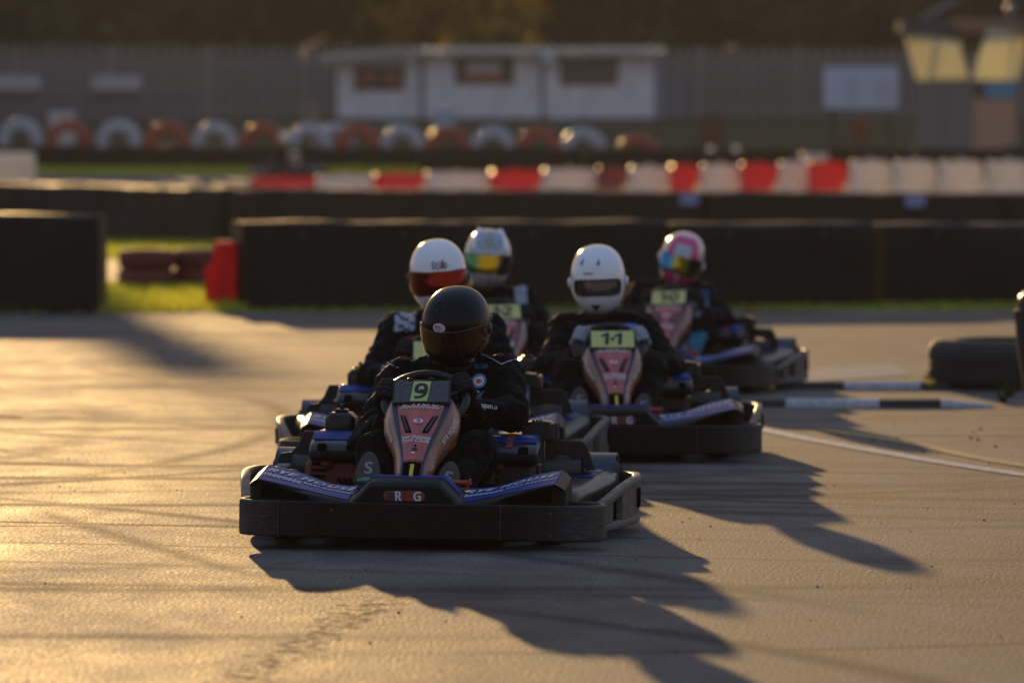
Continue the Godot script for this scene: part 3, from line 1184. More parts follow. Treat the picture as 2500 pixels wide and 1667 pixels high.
# ---------------------------------------------------------------- what stands behind
func background() -> void:
	var g := Geo.new()
	# the sunlit tarmac that climbs the bank, and a strip of grass above it
	var ds := [109.0, 112.0, 115.0, 118.0, 121.3]
	var st := Geo.new()
	st.begin()
	for i in ds.size() - 1:
		st.quad(Vector3(-40, rise(ds[i]) + 0.0, -ds[i]), Vector3(40, rise(ds[i]) + 0.0, -ds[i]), Vector3(40, rise(ds[i + 1]), -ds[i + 1]), Vector3(-40, rise(ds[i + 1]), -ds[i + 1]))
	st.face(Vector3.UP)
	struct("bank_track", st, M.tarmac, 80.0)
	var spots: Array[Transform3D] = []
	for k in 2500:
		var z := rng.randf_range(-123.6, -121.4)
		var s := rng.randf_range(1.5, 2.6)
		spots.append(Transform3D(Basis(Vector3.UP, rng.randf() * TAU).scaled(Vector3(s, s, s)), Vector3(rng.randf_range(-13.0, -2.0), rise(-z) - 0.01, z)))
	var blade := Geo.new()
	for k in 6:
		var a := TAU * k / 6.0
		var p := Vector3(cos(a) * 0.02, 0, sin(a) * 0.02)
		var w := Vector3(-sin(a), 0, cos(a)) * 0.008
		blade.tri(p - w, p + w, p * 2.0 + Vector3(0, 0.06, 0))
	scatter("bank_grass", "thin strip of green grass below the far dark tyre wall", blade.build(80), M.leaf, spots)

	# dark wall on the bank with half sunk tyres painted white and orange along its top
	var belt: Material = M.belt
	var tw := thing("tyre_wall", "low dark wall of stacked tyres under the white and orange arches", "barrier", Transform3D(Basis(), Vector3(0, 0, -125.0)))
	for k in 9:
		var x0 := -20.0 + k * 3.6
		var s := belt_wall(Vector2(x0, 0.0), Vector2(x0 + 3.57, 0.0), 0.56 - 0.012 * k, 1.0, 120 + k, 0.05)
		var xf: Transform3D = s[1]
		xf.origin.y = rise(125.0) - 0.03
		part("belt", s[0], belt, tw, 50.0, xf)
	var wm := mat(lin(0.52, 0.54, 0.60), 0.35)
	wm.albedo_texture = noise_tex(256, 0.02, 4, lin(0.6, 0.6, 0.6), lin(1, 1, 1), 68)
	triplanar(wm, 0.8, true)
	var om := mat(lin(0.40, 0.055, 0.025), 0.35)
	om.albedo_texture = wm.albedo_texture
	triplanar(om, 0.8, true)
	var xs := [-10.8, -9.75, -8.64, -7.58, -6.54, -5.49, -4.44, -3.39, -2.41, -1.42, -0.42, 0.58, 1.57, 2.77]
	var arch := tyre_mesh(0.5, 0.34, 0.25).build()
	var nth := ["first", "second", "third", "fourth", "fifth", "sixth", "seventh"]
	for i in xs.size():
		var y: float = 1.47 - 0.20 * (xs[i] + 10.8) / 12.4 - (0.12 if i == 13 else 0.0)
		var b := Basis(Vector3.RIGHT, PI / 2).rotated(Vector3.UP, 0.05 * sin(i * 2.3))
		var o := part("white_tyre_arch" if i % 2 == 0 else "orange_tyre_arch", arch, wm if i % 2 == 0 else om, self, 42.0, Transform3D(b, Vector3(xs[i], y, -125.0)))
		tag(o, "%s tyre standing half sunk on the far wall, %s %s from the left" % ["white painted" if i % 2 == 0 else "orange painted", nth[i / 2], "white one" if i % 2 == 0 else "orange one"], "tyre", "painted tyre arches")
	var lean := part("white_tyre_arch", arch, wm, self, 42.0, Transform3D(Basis(Vector3.RIGHT, PI / 2).rotated(Vector3.UP, 0.5).rotated(Vector3.FORWARD, 0.2), Vector3(-3.92, 1.36, -125.5)))
	tag(lean, "white painted tyre leaning between the seventh and eighth arches", "tyre", "painted tyre arches")

	fence()
	hut()
	booth()

	# grey low wall, pallets and crates at the left
	var conc := mat(lin(0.16, 0.16, 0.165), 0.8)
	conc.albedo_texture = noise_tex(256, 0.02, 5, lin(0.6, 0.6, 0.6), lin(1, 1, 1), 81)
	triplanar(conc, 0.5, true)
	M.concrete = conc
	var wall := thing("concrete_wall", "low grey concrete wall in front of the left part of the fence", "wall", Transform3D(Basis(), Vector3(-12.2, rise(151.0), -151.0)))
	for k in 4:
		g = Geo.new()
		g.box(Vector3(-3.0 + 2.0 * k, 0.42, 0), Vector3(1.97, 0.86, 0.3), 0.03)
		part("block", g, conc, wall)
	var tin := mat(lin(0.42, 0.45, 0.47), 0.35, 0.6)
	M.tin = tin
	for k in 2:
		var o := thing("metal_crate", ["shiny ribbed metal crate on the low grey wall, near the fifth tyre arch", "dull ribbed metal crate on the low grey wall at the left edge"][k], "crate", Transform3D(Basis(Vector3.UP, 0.1), Vector3([-10.5, -13.2][k], rise(151.0) + 0.86, -151.0)), "ribbed metal crates")
		g = Geo.new()
		g.box(Vector3(0, 0.19, 0), Vector3(1.3, 0.38, 0.6), 0.02)
		part("body", g, tin, o)
		for q in 7:
			g = Geo.new()
			g.box(Vector3(-0.57 + 0.19 * q, 0.2, 0.31), Vector3(0.07, 0.34, 0.05), 0.02)
			part("rib", g, tin, o)
	crate("white_crate", "white plastic crate glowing above the first orange tyre arch", Vector3(-11.08, rise(140.0), -140.0), Vector3(0.62, 0.86, 0.4), M.white_plastic)
	crate("wooden_crate", "pale brown wooden crate left of the hut", Vector3(-5.1, rise(145.0), -145.0), Vector3(0.45, 0.92, 0.4), mat(lin(0.22, 0.18, 0.15), 0.8))
	crate("brown_crate", "dark brown crate to the right of the last orange tyre", Vector3(4.88, rise(140.0), -140.0), Vector3(0.58, 0.75, 0.5), mat(lin(0.10, 0.045, 0.02), 0.7))
	crate("orange_crate", "small dark orange crate below the white notice board", Vector3(8.62, rise(141.0), -141.0), Vector3(0.34, 0.62, 0.4), mat(lin(0.20, 0.05, 0.02), 0.7))
	crate("white_drum_box", "pale box standing behind the white barrier near the last red one", Vector3(5.9, rise(111.0), -111.0), Vector3(0.48, 0.82, 0.4), M.white_plastic)
	crate("cyan_box", "light blue box on the bank below the hut", Vector3(-1.75, rise(146.0), -146.0), Vector3(0.5, 0.55, 0.4), mat(lin(0.32, 0.42, 0.52), 0.5))
	crate("teal_box", "teal box under the left bay of the hut", Vector3(-3.1, rise(148.0), -148.0), Vector3(0.55, 0.3, 0.4), mat(lin(0.05, 0.16, 0.15), 0.5))
	crate("teal_box", "teal box under the right bay of the hut", Vector3(1.35, rise(148.0), -148.0), Vector3(0.55, 0.3, 0.4), mat(lin(0.05, 0.16, 0.17), 0.5))
	for k in 2:
		var o := thing("metal_post", ["left one of two short metal posts that flash in the sun", "right one of two short metal posts that flash in the sun"][k], "post", Transform3D(Basis(), Vector3([4.12, 4.65][k], rise(118.0), -118.0)), "short metal posts")
		g = Geo.new()
		g.lathe(V2([0.0, 0.0, 0.05, 0.0, 0.05, 0.6, 0.0, 0.6]), 12)
		part("pole", g, M.engine_dark, o)
		g = Geo.new()
		g.lathe(V2([0.0, 0.6, 0.07, 0.6, 0.075, 0.66, 0.055, 0.71, 0.0, 0.735]), 16)
		var cap := mat(lin(0.8, 0.7, 0.55), 0.18, 1.0)
		part("cap", g, cap, o)
	# notice board
	var nb := thing("notice_board", "white notice board with faint figures on two posts at the right", "sign", Transform3D(Basis(), Vector3(8.59, rise(140.0), -140.0)))
	g = Geo.new()
	g.box(Vector3(0, 1.43, 0), Vector3(1.82, 1.02, 0.05), 0.01)
	part("panel", g, mat(lin(0.52, 0.58, 0.70), 0.5), nb)
	for k in 2:
		g = Geo.new()
		g.box(Vector3(-0.7 + 1.4 * k, 0.5, -0.06), Vector3(0.07, 1.9, 0.05), 0.005)
		part("post", g, M.engine_dark, nb)
	g = Geo.new()
	g.box(Vector3(-0.22, 1.38, 0.028), Vector3(0.24, 0.6, 0.006))
	part("picture", g, mat(lin(0.44, 0.48, 0.58), 0.6), nb)
	g = Geo.new()
	g.box(Vector3(0.55, 1.36, 0.028), Vector3(0.42, 0.55, 0.006))
	part("picture", g, mat(lin(0.46, 0.47, 0.58), 0.6), nb)
	trees()


func crate(called: String, label: String, at: Vector3, s: Vector3, m: Material) -> void:
	var o := thing(called, label, "box", Transform3D(Basis(Vector3.UP, 0.15), at))
	var g := Geo.new()
	g.box(Vector3(0, s.y * 0.46, 0), Vector3(s.x, s.y * 0.92, s.z), 0.025)
	part("body", g, m, o)
	g = Geo.new()
	g.box(Vector3(0, s.y * 0.955, 0), Vector3(s.x * 1.05, s.y * 0.08, s.z * 1.05), 0.015)
	part("lid", g, m, o)


func fence() -> void:
	var m := mat(lin(0.26, 0.24, 0.215), 0.55, 0.2)
	var t := thing("palisade_fence", "tall grey steel palisade fence across the whole background", "fence", Transform3D(Basis(), Vector3(0, 2.1, -165.0)))
	var g := Geo.new()
	var x := -44.0
	while x < 44.0:
		var h := 2.16 - 0.005 * x + 0.02 * sin(x * 7.0)
		g.prism(V2([-0.075, 0.05, 0.075, 0.05, 0.075, h - 0.08, 0.0, h, -0.075, h - 0.08]), -0.012, 0.012, Transform3D(Basis(Vector3.UP, 0.25 * sin(x * 3.1)), Vector3(x, 0, 0)))
		x += 0.31
	var p := part("pales", g, m, t, 30.0)
	p.set_meta("kind", "stuff")
	for y in [0.35, 1.75]:
		g = Geo.new()
		g.box(Vector3(0, y, -0.04), Vector3(88, 0.06, 0.04))
		part("rail", g, m, t)
	for k in 31:
		g = Geo.new()
		g.box(Vector3(-43.0 + 2.85 * k, 1.05, -0.1), Vector3(0.1, 2.1, 0.08), 0.01)
		part("post", g, m, t)
	# lower sheet metal panels behind the pales at the right and in the middle
	var back := mat(lin(0.10, 0.10, 0.105), 0.6)
	var w := thing("sheet_metal_wall", "grey sheet metal boarding low behind the palisade fence", "wall", Transform3D(Basis(), Vector3(0, 2.0, -166.2)))
	for k in 27:
		g = Geo.new()
		g.box(Vector3(-42.0 + 3.2 * k, 0.95, 0), Vector3(3.18, 1.9, 0.04))
		part("panel", g, back, w)


func hut() -> void:
	var wall_m := mat(lin(0.80, 0.79, 0.80), 0.6)
	wall_m.albedo_texture = noise_tex(256, 0.015, 4, lin(0.75, 0.75, 0.75), lin(1, 1, 1), 83)
	triplanar(wall_m, 0.4, true)
	var blue_m := mat(lin(0.25, 0.28, 0.36), 0.6)
	var dark := mat(lin(0.03, 0.028, 0.03), 0.3)
	var frame := mat(lin(0.09, 0.055, 0.02), 0.6)
	var roof_m := mat(lin(0.36, 0.35, 0.29), 0.6)
	var y0 := 2.12
	var t := thing("marshal_hut", "long low white hut with three bays and a ribbed roof", "hut", Transform3D(Basis(), Vector3(-0.3, y0, -156.5)))
	var bays := [[-4.5, -2.2, 1.52, 0.0], [-2.08, 1.08, 1.68, 0.22], [1.2, 4.2, 1.66, 0.22]]
	for i in 3:
		var b: Array = bays[i]
		var g := Geo.new()
		g.box(Vector3((b[0] + b[1]) * 0.5, b[2] * 0.5, -1.2 + b[3] * 0.5), Vector3(b[1] - b[0], b[2], 2.4 + b[3]), 0.02)
		part("wall", g, wall_m, t)
	for x in [-2.14, 1.14, 4.33]:
		var g := Geo.new()
		g.box(Vector3(x, 0.8, -0.9), Vector3(0.24, 1.6, 1.8), 0.02)
		part("pilaster", g, blue_m, t)
	var g := Geo.new()
	g.box(Vector3(4.75, 0.55, -0.9), Vector3(0.62, 1.1, 1.6), 0.02)
	part("lean_to", g, mat(lin(0.16, 0.16, 0.2), 0.6), t)
	# windows: frame, pane, posters
	for w in [[-3.35, 1.10, 1.3, 0.60, 0.02, 0], [-0.46, 1.31, 1.54, 0.68, 0.24, 1], [2.42, 1.29, 1.5, 0.68, 0.24, 2]]:
		g = Geo.new()
		var W: float = w[2]
		var H: float = w[3]
		for s in [-1, 1]:
			g.box(Vector3(s * W * 0.5, 0, 0), Vector3(0.07, H + 0.07, 0.06))
			g.box(Vector3(0, s * H * 0.5, 0), Vector3(W - 0.07, 0.07, 0.06))
		var f := part("window", g, frame, t, 42.0, Transform3D(Basis(), Vector3(w[0], w[1], w[4])))
		g = Geo.new()
		g.box(Vector3(0, 0, 0.005), Vector3(W - 0.07, H - 0.07, 0.02))
		part("pane", g, dark if w[5] != 2 else mat(lin(0.07, 0.075, 0.085), 0.3), f)
		if w[5] == 0:
			for s in [-1, 1]:
				g = Geo.new()
				g.box(Vector3(s * 0.3, 0.02, 0.02), Vector3(0.42, 0.28, 0.012))
				part("poster", g, mat(lin(0.32, 0.10, 0.085), 0.6), f)
		elif w[5] == 1:
			g = Geo.new()
			g.box(Vector3(-0.02, 0.08, 0.02), Vector3(0.95, 0.36, 0.012))
			part("poster", g, mat(lin(0.40, 0.38, 0.40), 0.6), f)
			g = Geo.new()
			g.box(Vector3(-0.02, -0.2, 0.02), Vector3(1.05, 0.18, 0.012))
			part("poster", g, mat(lin(0.38, 0.10, 0.03), 0.6), f)
	# ribbed roof, flat over two bays and sloping down over the left one
	g = Geo.new()
	var rings := []
	for k in 101:
		var x := -2.3 + 6.8 * k / 100.0
		var r := 0.03 * cos(k * TAU / 5.0)
		rings.append(V3([x, 1.72 + r, 0.62, x, 1.82 + r, 0.62, x, 1.98 + r, -2.6, x, 1.88 + r, -2.6]))
	g.loft(rings)
	part("roof", g, roof_m, t, 25.0)
	g = Geo.new()
	rings = []
	for k in 41:
		var x := -4.95 + 2.63 * k / 40.0
		var r := 0.025 * cos(k * TAU / 5.0) + 0.22 * (k / 40.0 - 1.0)
		rings.append(V3([x, 1.74 + r, 0.55, x, 1.90 + r, 0.55, x, 1.99 + r, -2.6, x, 1.88 + r, -2.6]))
	g.loft(rings)
	part("roof", g, roof_m, t, 25.0)
	g = Geo.new()
	g.box(Vector3(1.28, 1.62, 0.72), Vector3(0.34, 0.22, 0.12), 0.03)
	g.box(Vector3(1.28, 1.70, 0.5), Vector3(0.06, 0.06, 0.4))
	part("floodlight", g, mat(lin(0.55, 0.62, 0.68), 0.3), t)
	g = Geo.new()
	g.box(Vector3(0.0, -0.15, 0.1), Vector3(8.7, 0.28, 0.9), 0.02)
	part("plinth", g, mat(lin(0.10, 0.095, 0.09), 0.8), t)


func booth() -> void:
	var grey := mat(lin(0.16, 0.16, 0.165), 0.55)
	var tan_m := mat(lin(0.55, 0.32, 0.20), 0.6)
	tan_m.albedo_texture = noise_tex(256, 0.02, 4, lin(0.75, 0.7, 0.7), lin(1, 1, 1), 84)
	triplanar(tan_m, 0.6, true)
	var flap := mat(lin(0.72, 0.70, 0.55), 0.45)
	flap.backlight_enabled = true
	flap.backlight = lin(1.0, 1.0, 0.80)
	var y0 := rise(128.0)
	var t := thing("timing_booth", "grey and tan booth with two glowing open hatches at the right", "booth", Transform3D(Basis(), Vector3(10.3, y0, -129.2)))
	var a := PI / 4 + 0.05
	var body := Basis(Vector3.UP, a)
	var g := Geo.new()
	for k in 2:
		g = Geo.new()
		g.box(Vector3(-0.79, 0.95, -0.4 + 0.8 * k), Vector3(0.06, 1.88, 0.78), 0.01, Basis())
		part("side_panel", g, grey, t, 42.0, Transform3D(body, Vector3.ZERO))
	g = Geo.new()
	g.box(Vector3(-0.76, 0.95, 0), Vector3(0.05, 1.8, 0.1), 0.01)
	part("post", g, M.engine_dark, t, 42.0, Transform3D(body, Vector3.ZERO))
	g = Geo.new()
	g.box(Vector3(0.03, 0.75, 0.8), Vector3(1.58, 1.45, 0.06), 0.01)
	part("front_panel", g, tan_m, t, 42.0, Transform3D(body, Vector3.ZERO))
	g = Geo.new()
	g.box(Vector3(0.24, 1.68, 0.81), Vector3(1.14, 0.33, 0.05), 0.01)
	part("blue_board", g, mat(lin(0.05, 0.30, 0.52), 0.5), t, 42.0, Transform3D(body, Vector3.ZERO))
	g = Geo.new()
	g.box(Vector3(-0.55, 1.68, 0.8), Vector3(0.4, 0.35, 0.05), 0.01)
	part("dark_board", g, M.engine_dark, t, 42.0, Transform3D(body, Vector3.ZERO))
	g = Geo.new()
	g.box(Vector3(0.03, 0.9, -0.8), Vector3(1.58, 1.8, 0.06), 0.01)
	g.box(Vector3(0.8, 0.9, 0), Vector3(0.06, 1.8, 1.5), 0.01)
	part("rear_panels", g, grey, t, 42.0, Transform3D(body, Vector3.ZERO))
	# open hatches of thin sheet, lit through by the sun
	var hatch := func(p: PackedVector3Array) -> void:
		var h := Geo.new()
		h.begin()
		var n := (p[1] - p[0]).cross(p[3] - p[0]).normalized() * 0.012
		h.quad(p[0] + n, p[1] + n, p[2] + n, p[3] + n)
		h.quad(p[0] - n, p[3] - n, p[2] - n, p[1] - n)
		for k in 4:
			var l := (k + 1) % 4
			h.quad(p[k] + n, p[k] - n, p[l] - n, p[l] + n)
		h.close()
		part("hatch", h, flap, t, 30.0)
	hatch.call(V3([-1.12, 1.90, 0.35, -0.04, 1.93, 1.28, -0.3, 2.76, 1.75, -1.46, 2.95, 0.75]))
	hatch.call(V3([0.02, 1.90, 1.3, 1.12, 1.90, 0.38, 1.34, 2.99, 0.75, 0.36, 2.99, 1.75]))
	g = Geo.new()
	g.box(Vector3(-0.9, 3.1, 0.2), Vector3(1.25, 0.26, 1.6), 0.03)
	part("roof", g, mat(lin(0.075, 0.08, 0.095), 0.95, 0.0, 0.15), t)
	g = Geo.new()
	g.box(Vector3(0.72, 3.13, 0.2), Vector3(1.97, 0.27, 1.6), 0.03)
	part("roof", g, mat(lin(0.20, 0.14, 0.11), 0.95, 0.0, 0.15), t)
	for q in [[-1.35, -0.9], [1.2, -0.9], [-0.1, 0.1]]:
		g = Geo.new()
		g.box(Vector3(q[0] * 0.7, 2.45, q[1] * 0.5), Vector3(0.08, 1.3, 0.08))
		part("post", g, M.engine_dark, t)
	g = Geo.new()
	g.tube(V3([-1.0, 3.28, 0.3, -0.2, 3.72, 0.3]), 0.07, 8)
	part("strut", g, M.concrete if M.has("concrete") else grey, t)
	g = Geo.new()
	g.lathe(V2([0.0, -0.12, 0.08, -0.09, 0.12, 0.0, 0.08, 0.09, 0.0, 0.12]), 14, false, Transform3D(Basis(), Vector3(1.0, 3.52, 0.3)))
	g.tube(V3([1.0, 3.25, 0.3, 1.0, 3.42, 0.3]), 0.03, 6)
	part("lamp", g, mat(lin(0.22, 0.25, 0.3), 0.4), t)
	for k in 6:
		var o := part("black_tyre_marker", tyre_mesh(0.36, 0.2, 0.2), M.rubber, self, 42.0, Transform3D(Basis(), Vector3(10.85 + 0.75 * (k / 3) + 0.02 * (k % 3), rise(122.0) + 0.1 + 0.201 * (k % 3), -122.0)))
		tag(o, "black tyre, %s of the %s stack in front of the booth" % [["lowest", "middle one", "topmost"][k % 3], ["left", "right"][k / 3]], "tyre", "black tyres stacked in front of the booth")


func crown_mesh(sd: int, rx: float, h0: float, h1: float, count: int, leaf: float, column := false) -> ArrayMesh:
	# leaf clumps in sub-crowns round the limbs, with gaps between
	var r := RandomNumberGenerator.new()
	r.seed = sd
	var V := PackedVector3Array()
	var N := PackedVector3Array()
	var C := PackedColorArray()
	var lobes := []
	for k in 16:
		var y := r.randf_range(0.0, 1.0) if not column else (k + 0.5) / 16.0
		var wide := rx * (0.45 + 0.55 * sin(PI * clampf(0.15 + 0.8 * y, 0, 1)))
		var a := r.randf() * TAU
		var d := wide * sqrt(r.randf()) * (0.8 if not column else 0.15)
		lobes.append([Vector3(cos(a) * d, lerpf(h0, h1, y), sin(a) * d), (r.randf_range(0.32, 0.55) if not column else 0.85) * rx, r.randf_range(0.6, 1.25)])
	for k in count:
		var l: Array = lobes[r.randi() % lobes.size()]
		var dir := Vector3(r.randfn(), r.randfn() * 0.8, r.randfn()).normalized()
		var p: Vector3 = l[0] + dir * float(l[1]) * pow(r.randf(), 0.4)
		var up := Vector3(r.randfn(), r.randfn(), r.randfn()).normalized()
		var s := leaf * r.randf_range(0.6, 1.3)
		var a := up.cross(Vector3(r.randfn(), r.randfn(), r.randfn())).normalized() * s
		var b := up.cross(a).normalized() * s * 0.6
		var c := Color(1, 1, 1) * (float(l[2]) * r.randf_range(0.75, 1.2))
		for q in [p - a, p + b, p + a, p - a, p + a, p - b]:
			V.append(q)
			N.append(up)
			C.append(c)
	var arr := []
	arr.resize(Mesh.ARRAY_MAX)
	arr[Mesh.ARRAY_VERTEX] = V
	arr[Mesh.ARRAY_NORMAL] = N
	arr[Mesh.ARRAY_COLOR] = C
	var m := ArrayMesh.new()
	m.add_surface_from_arrays(Mesh.PRIMITIVE_TRIANGLES, arr)
	return m


func trees() -> void:
	var bark := mat(lin(0.06, 0.045, 0.03), 0.9)
	var tones := [[lin(0.12, 0.095, 0.034), lin(0.5, 0.38, 0.05)], [lin(0.11, 0.105, 0.034), lin(0.45, 0.40, 0.05)], [lin(0.42, 0.30, 0.03), lin(1.0, 0.84, 0.06)]]  # last pair: sunlight in the leaves put into a yellow colour
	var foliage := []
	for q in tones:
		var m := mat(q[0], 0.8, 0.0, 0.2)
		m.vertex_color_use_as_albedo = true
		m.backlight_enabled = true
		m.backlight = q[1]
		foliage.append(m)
	var crowns := []
	for k in 4:
		crowns.append(crown_mesh(200 + k, 2.9, 1.4, 8.4, 3600, 0.36))
	crowns.append(crown_mesh(220, 2.9, 1.4, 8.4, 1300, 0.36))
	var trunk := Geo.new()
	trunk.tube(V3([0, -0.2, 0, 0.05, 1.2, 0, -0.05, 3.0, 0.05, 0.1, 5.5, 0]), [0.28, 0.2, 0.15, 0.06], 8)
	trunk.tube(V3([0, 1.8, 0, 0.9, 3.2, 0.3, 1.5, 4.6, 0.4]), [0.1, 0.07, 0.03], 6)
	trunk.tube(V3([0, 2.3, 0, -0.8, 3.8, -0.3, -1.3, 5.2, -0.2]), [0.1, 0.07, 0.03], 6)
	trunk.tube(V3([0, 2.8, 0, 0.2, 4.4, 0.9, 0.1, 6.0, 1.2]), [0.09, 0.06, 0.03], 6)
	var tm := trunk.build()
	var below := ["the left end of the fence", "the dull metal crate", "the first tyre arches", "the shiny metal crate", "the gap left of the hut", "the left bay of the hut", "the middle bay of the hut", "the right bay of the hut", "the right end of the hut", "the bare fence right of the hut", "the notice board", "the timing booth", "the right end of the fence"]
	for row in 2:
		for k in 13:
			var x := -19.8 + 3.3 * k + (1.6 if row == 1 else 0.0) + rng.randf_range(-0.5, 0.5)
			var z := [-207.0, -217.0][row] as float + rng.randf_range(-2.0, 2.0)
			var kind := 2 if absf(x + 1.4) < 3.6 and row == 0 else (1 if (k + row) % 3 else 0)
			var s := rng.randf_range(0.95, 1.12) * (0.33 if row == 1 and absf(x + 2.4) < 5.6 else 1.0)
			var o := thing("tree", "%s, %s row, above %s" % [["brownish olive tree", "dark green tree", "tree with sunlight painted into yellowish leaves"][kind], ["nearer", "farther"][row], below[k]], "tree", Transform3D(Basis(Vector3.UP, rng.randf() * TAU).scaled(Vector3(s, s, s)), Vector3(x, rise(-z), z)), "trees behind the fence")
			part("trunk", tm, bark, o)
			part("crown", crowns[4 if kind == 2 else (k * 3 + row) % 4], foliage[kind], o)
	for side in [-1.0, 1.0]:
		for k in 8:
			var x: float = side * (24.0 + 3.4 * k) + rng.randf_range(-0.6, 0.6)
			var z := -211.0 + rng.randf_range(-5.0, 5.0)
			var o := thing("tree", "%s tree beyond the %s edge of the picture, %s" % [["dark green", "brownish olive"][k % 2], "left" if side < 0 else "right", ["nearest to it", "second from it", "third from it", "fourth from it", "fifth from it", "sixth from it", "seventh from it", "farthest from it"][k]], "tree", Transform3D(Basis(Vector3.UP, rng.randf() * TAU), Vector3(x, rise(-z), z)), "trees behind the fence")
			part("trunk", tm, bark, o)
			part("crown", crowns[k % 4], foliage[1 - k % 2], o)
	# slim poplar left of the picture; its long shadow falls over the track
	var p := thing("poplar_tree", "slim tall poplar left of the picture that shades the track", "tree", Transform3D(Basis(), Vector3(-12.1, rise(118.0), -118.0)))
	var g := Geo.new()
	g.tube(V3([0, -0.2, 0, 0, 4, 0, 0.05, 10.5, 0]), [0.22, 0.16, 0.04], 8)
	part("trunk", g, bark, p)
	var cr := crown_mesh(300, 0.44, 1.0, 9.7, 6000, 0.22, true)
	part("crown", cr, foliage[1], p)


# ---------------------------------------------------------------- karts
# Kart shapes are drawn with z = 0 at the front bumper and -z towards the rear; OFF moves them round the kart's middle.
const OFF := Vector3(0, 0, 0.95)
const BLACK := Color(0.016, 0.0155, 0.0155)
const WORN := Color(0.14, 0.128, 0.115)


func wing_front(x: float) -> float:
	return curve_of(absf(x), [0.10, 0.125, 0.20, 0.53, 0.56], [0.243, 0.240, 0.166, 0.238, 0.226])


func wing_rear(x: float) -> float:
	return curve_of(absf(x), [0.10, 0.135, 0.21, 0.30, 0.42, 0.53, 0.56], [0.250, 0.248, 0.203, 0.211, 0.250, 0.272, 0.256])


func wing_at(x: float, t: float, lift := 0.0) -> Vector3:
	# t 0 at the front edge, 1 at the rear edge of the upper face
	var zf := -0.075
	var zr := curve_of(absf(x), [0.2, 0.56], [-0.30, -0.36])
	return Vector3(x, lerpf(wing_front(x), wing_rear(x), t) + lift, lerpf(zf, zr, t))


func tower_at(u: float, t: float, lift := 0.0) -> Vector3:
	# the front face of the steering fairing: u -1..1 across, t 0 at the foot, 1 at the top
	var w := curve_of(t, [0.0, 0.28, 0.38, 0.54, 0.75, 1.0], [0.077, 0.08, 0.092, 0.122, 0.168, 0.212]) * 0.5
	return Vector3(u * w, lerpf(0.215, 0.505, t), lerpf(-0.19, -0.52, t)) + Vector3(0, 0.753, 0.659) * (lift + 0.012 * (1.0 - u * u))


func kp(called: String, g, m: Material, parent: Node, crease := 42.0) -> MeshInstance3D:
	return part(called, g, m, parent, crease, Transform3D(Basis(), OFF if not parent is MeshInstance3D else Vector3.ZERO))


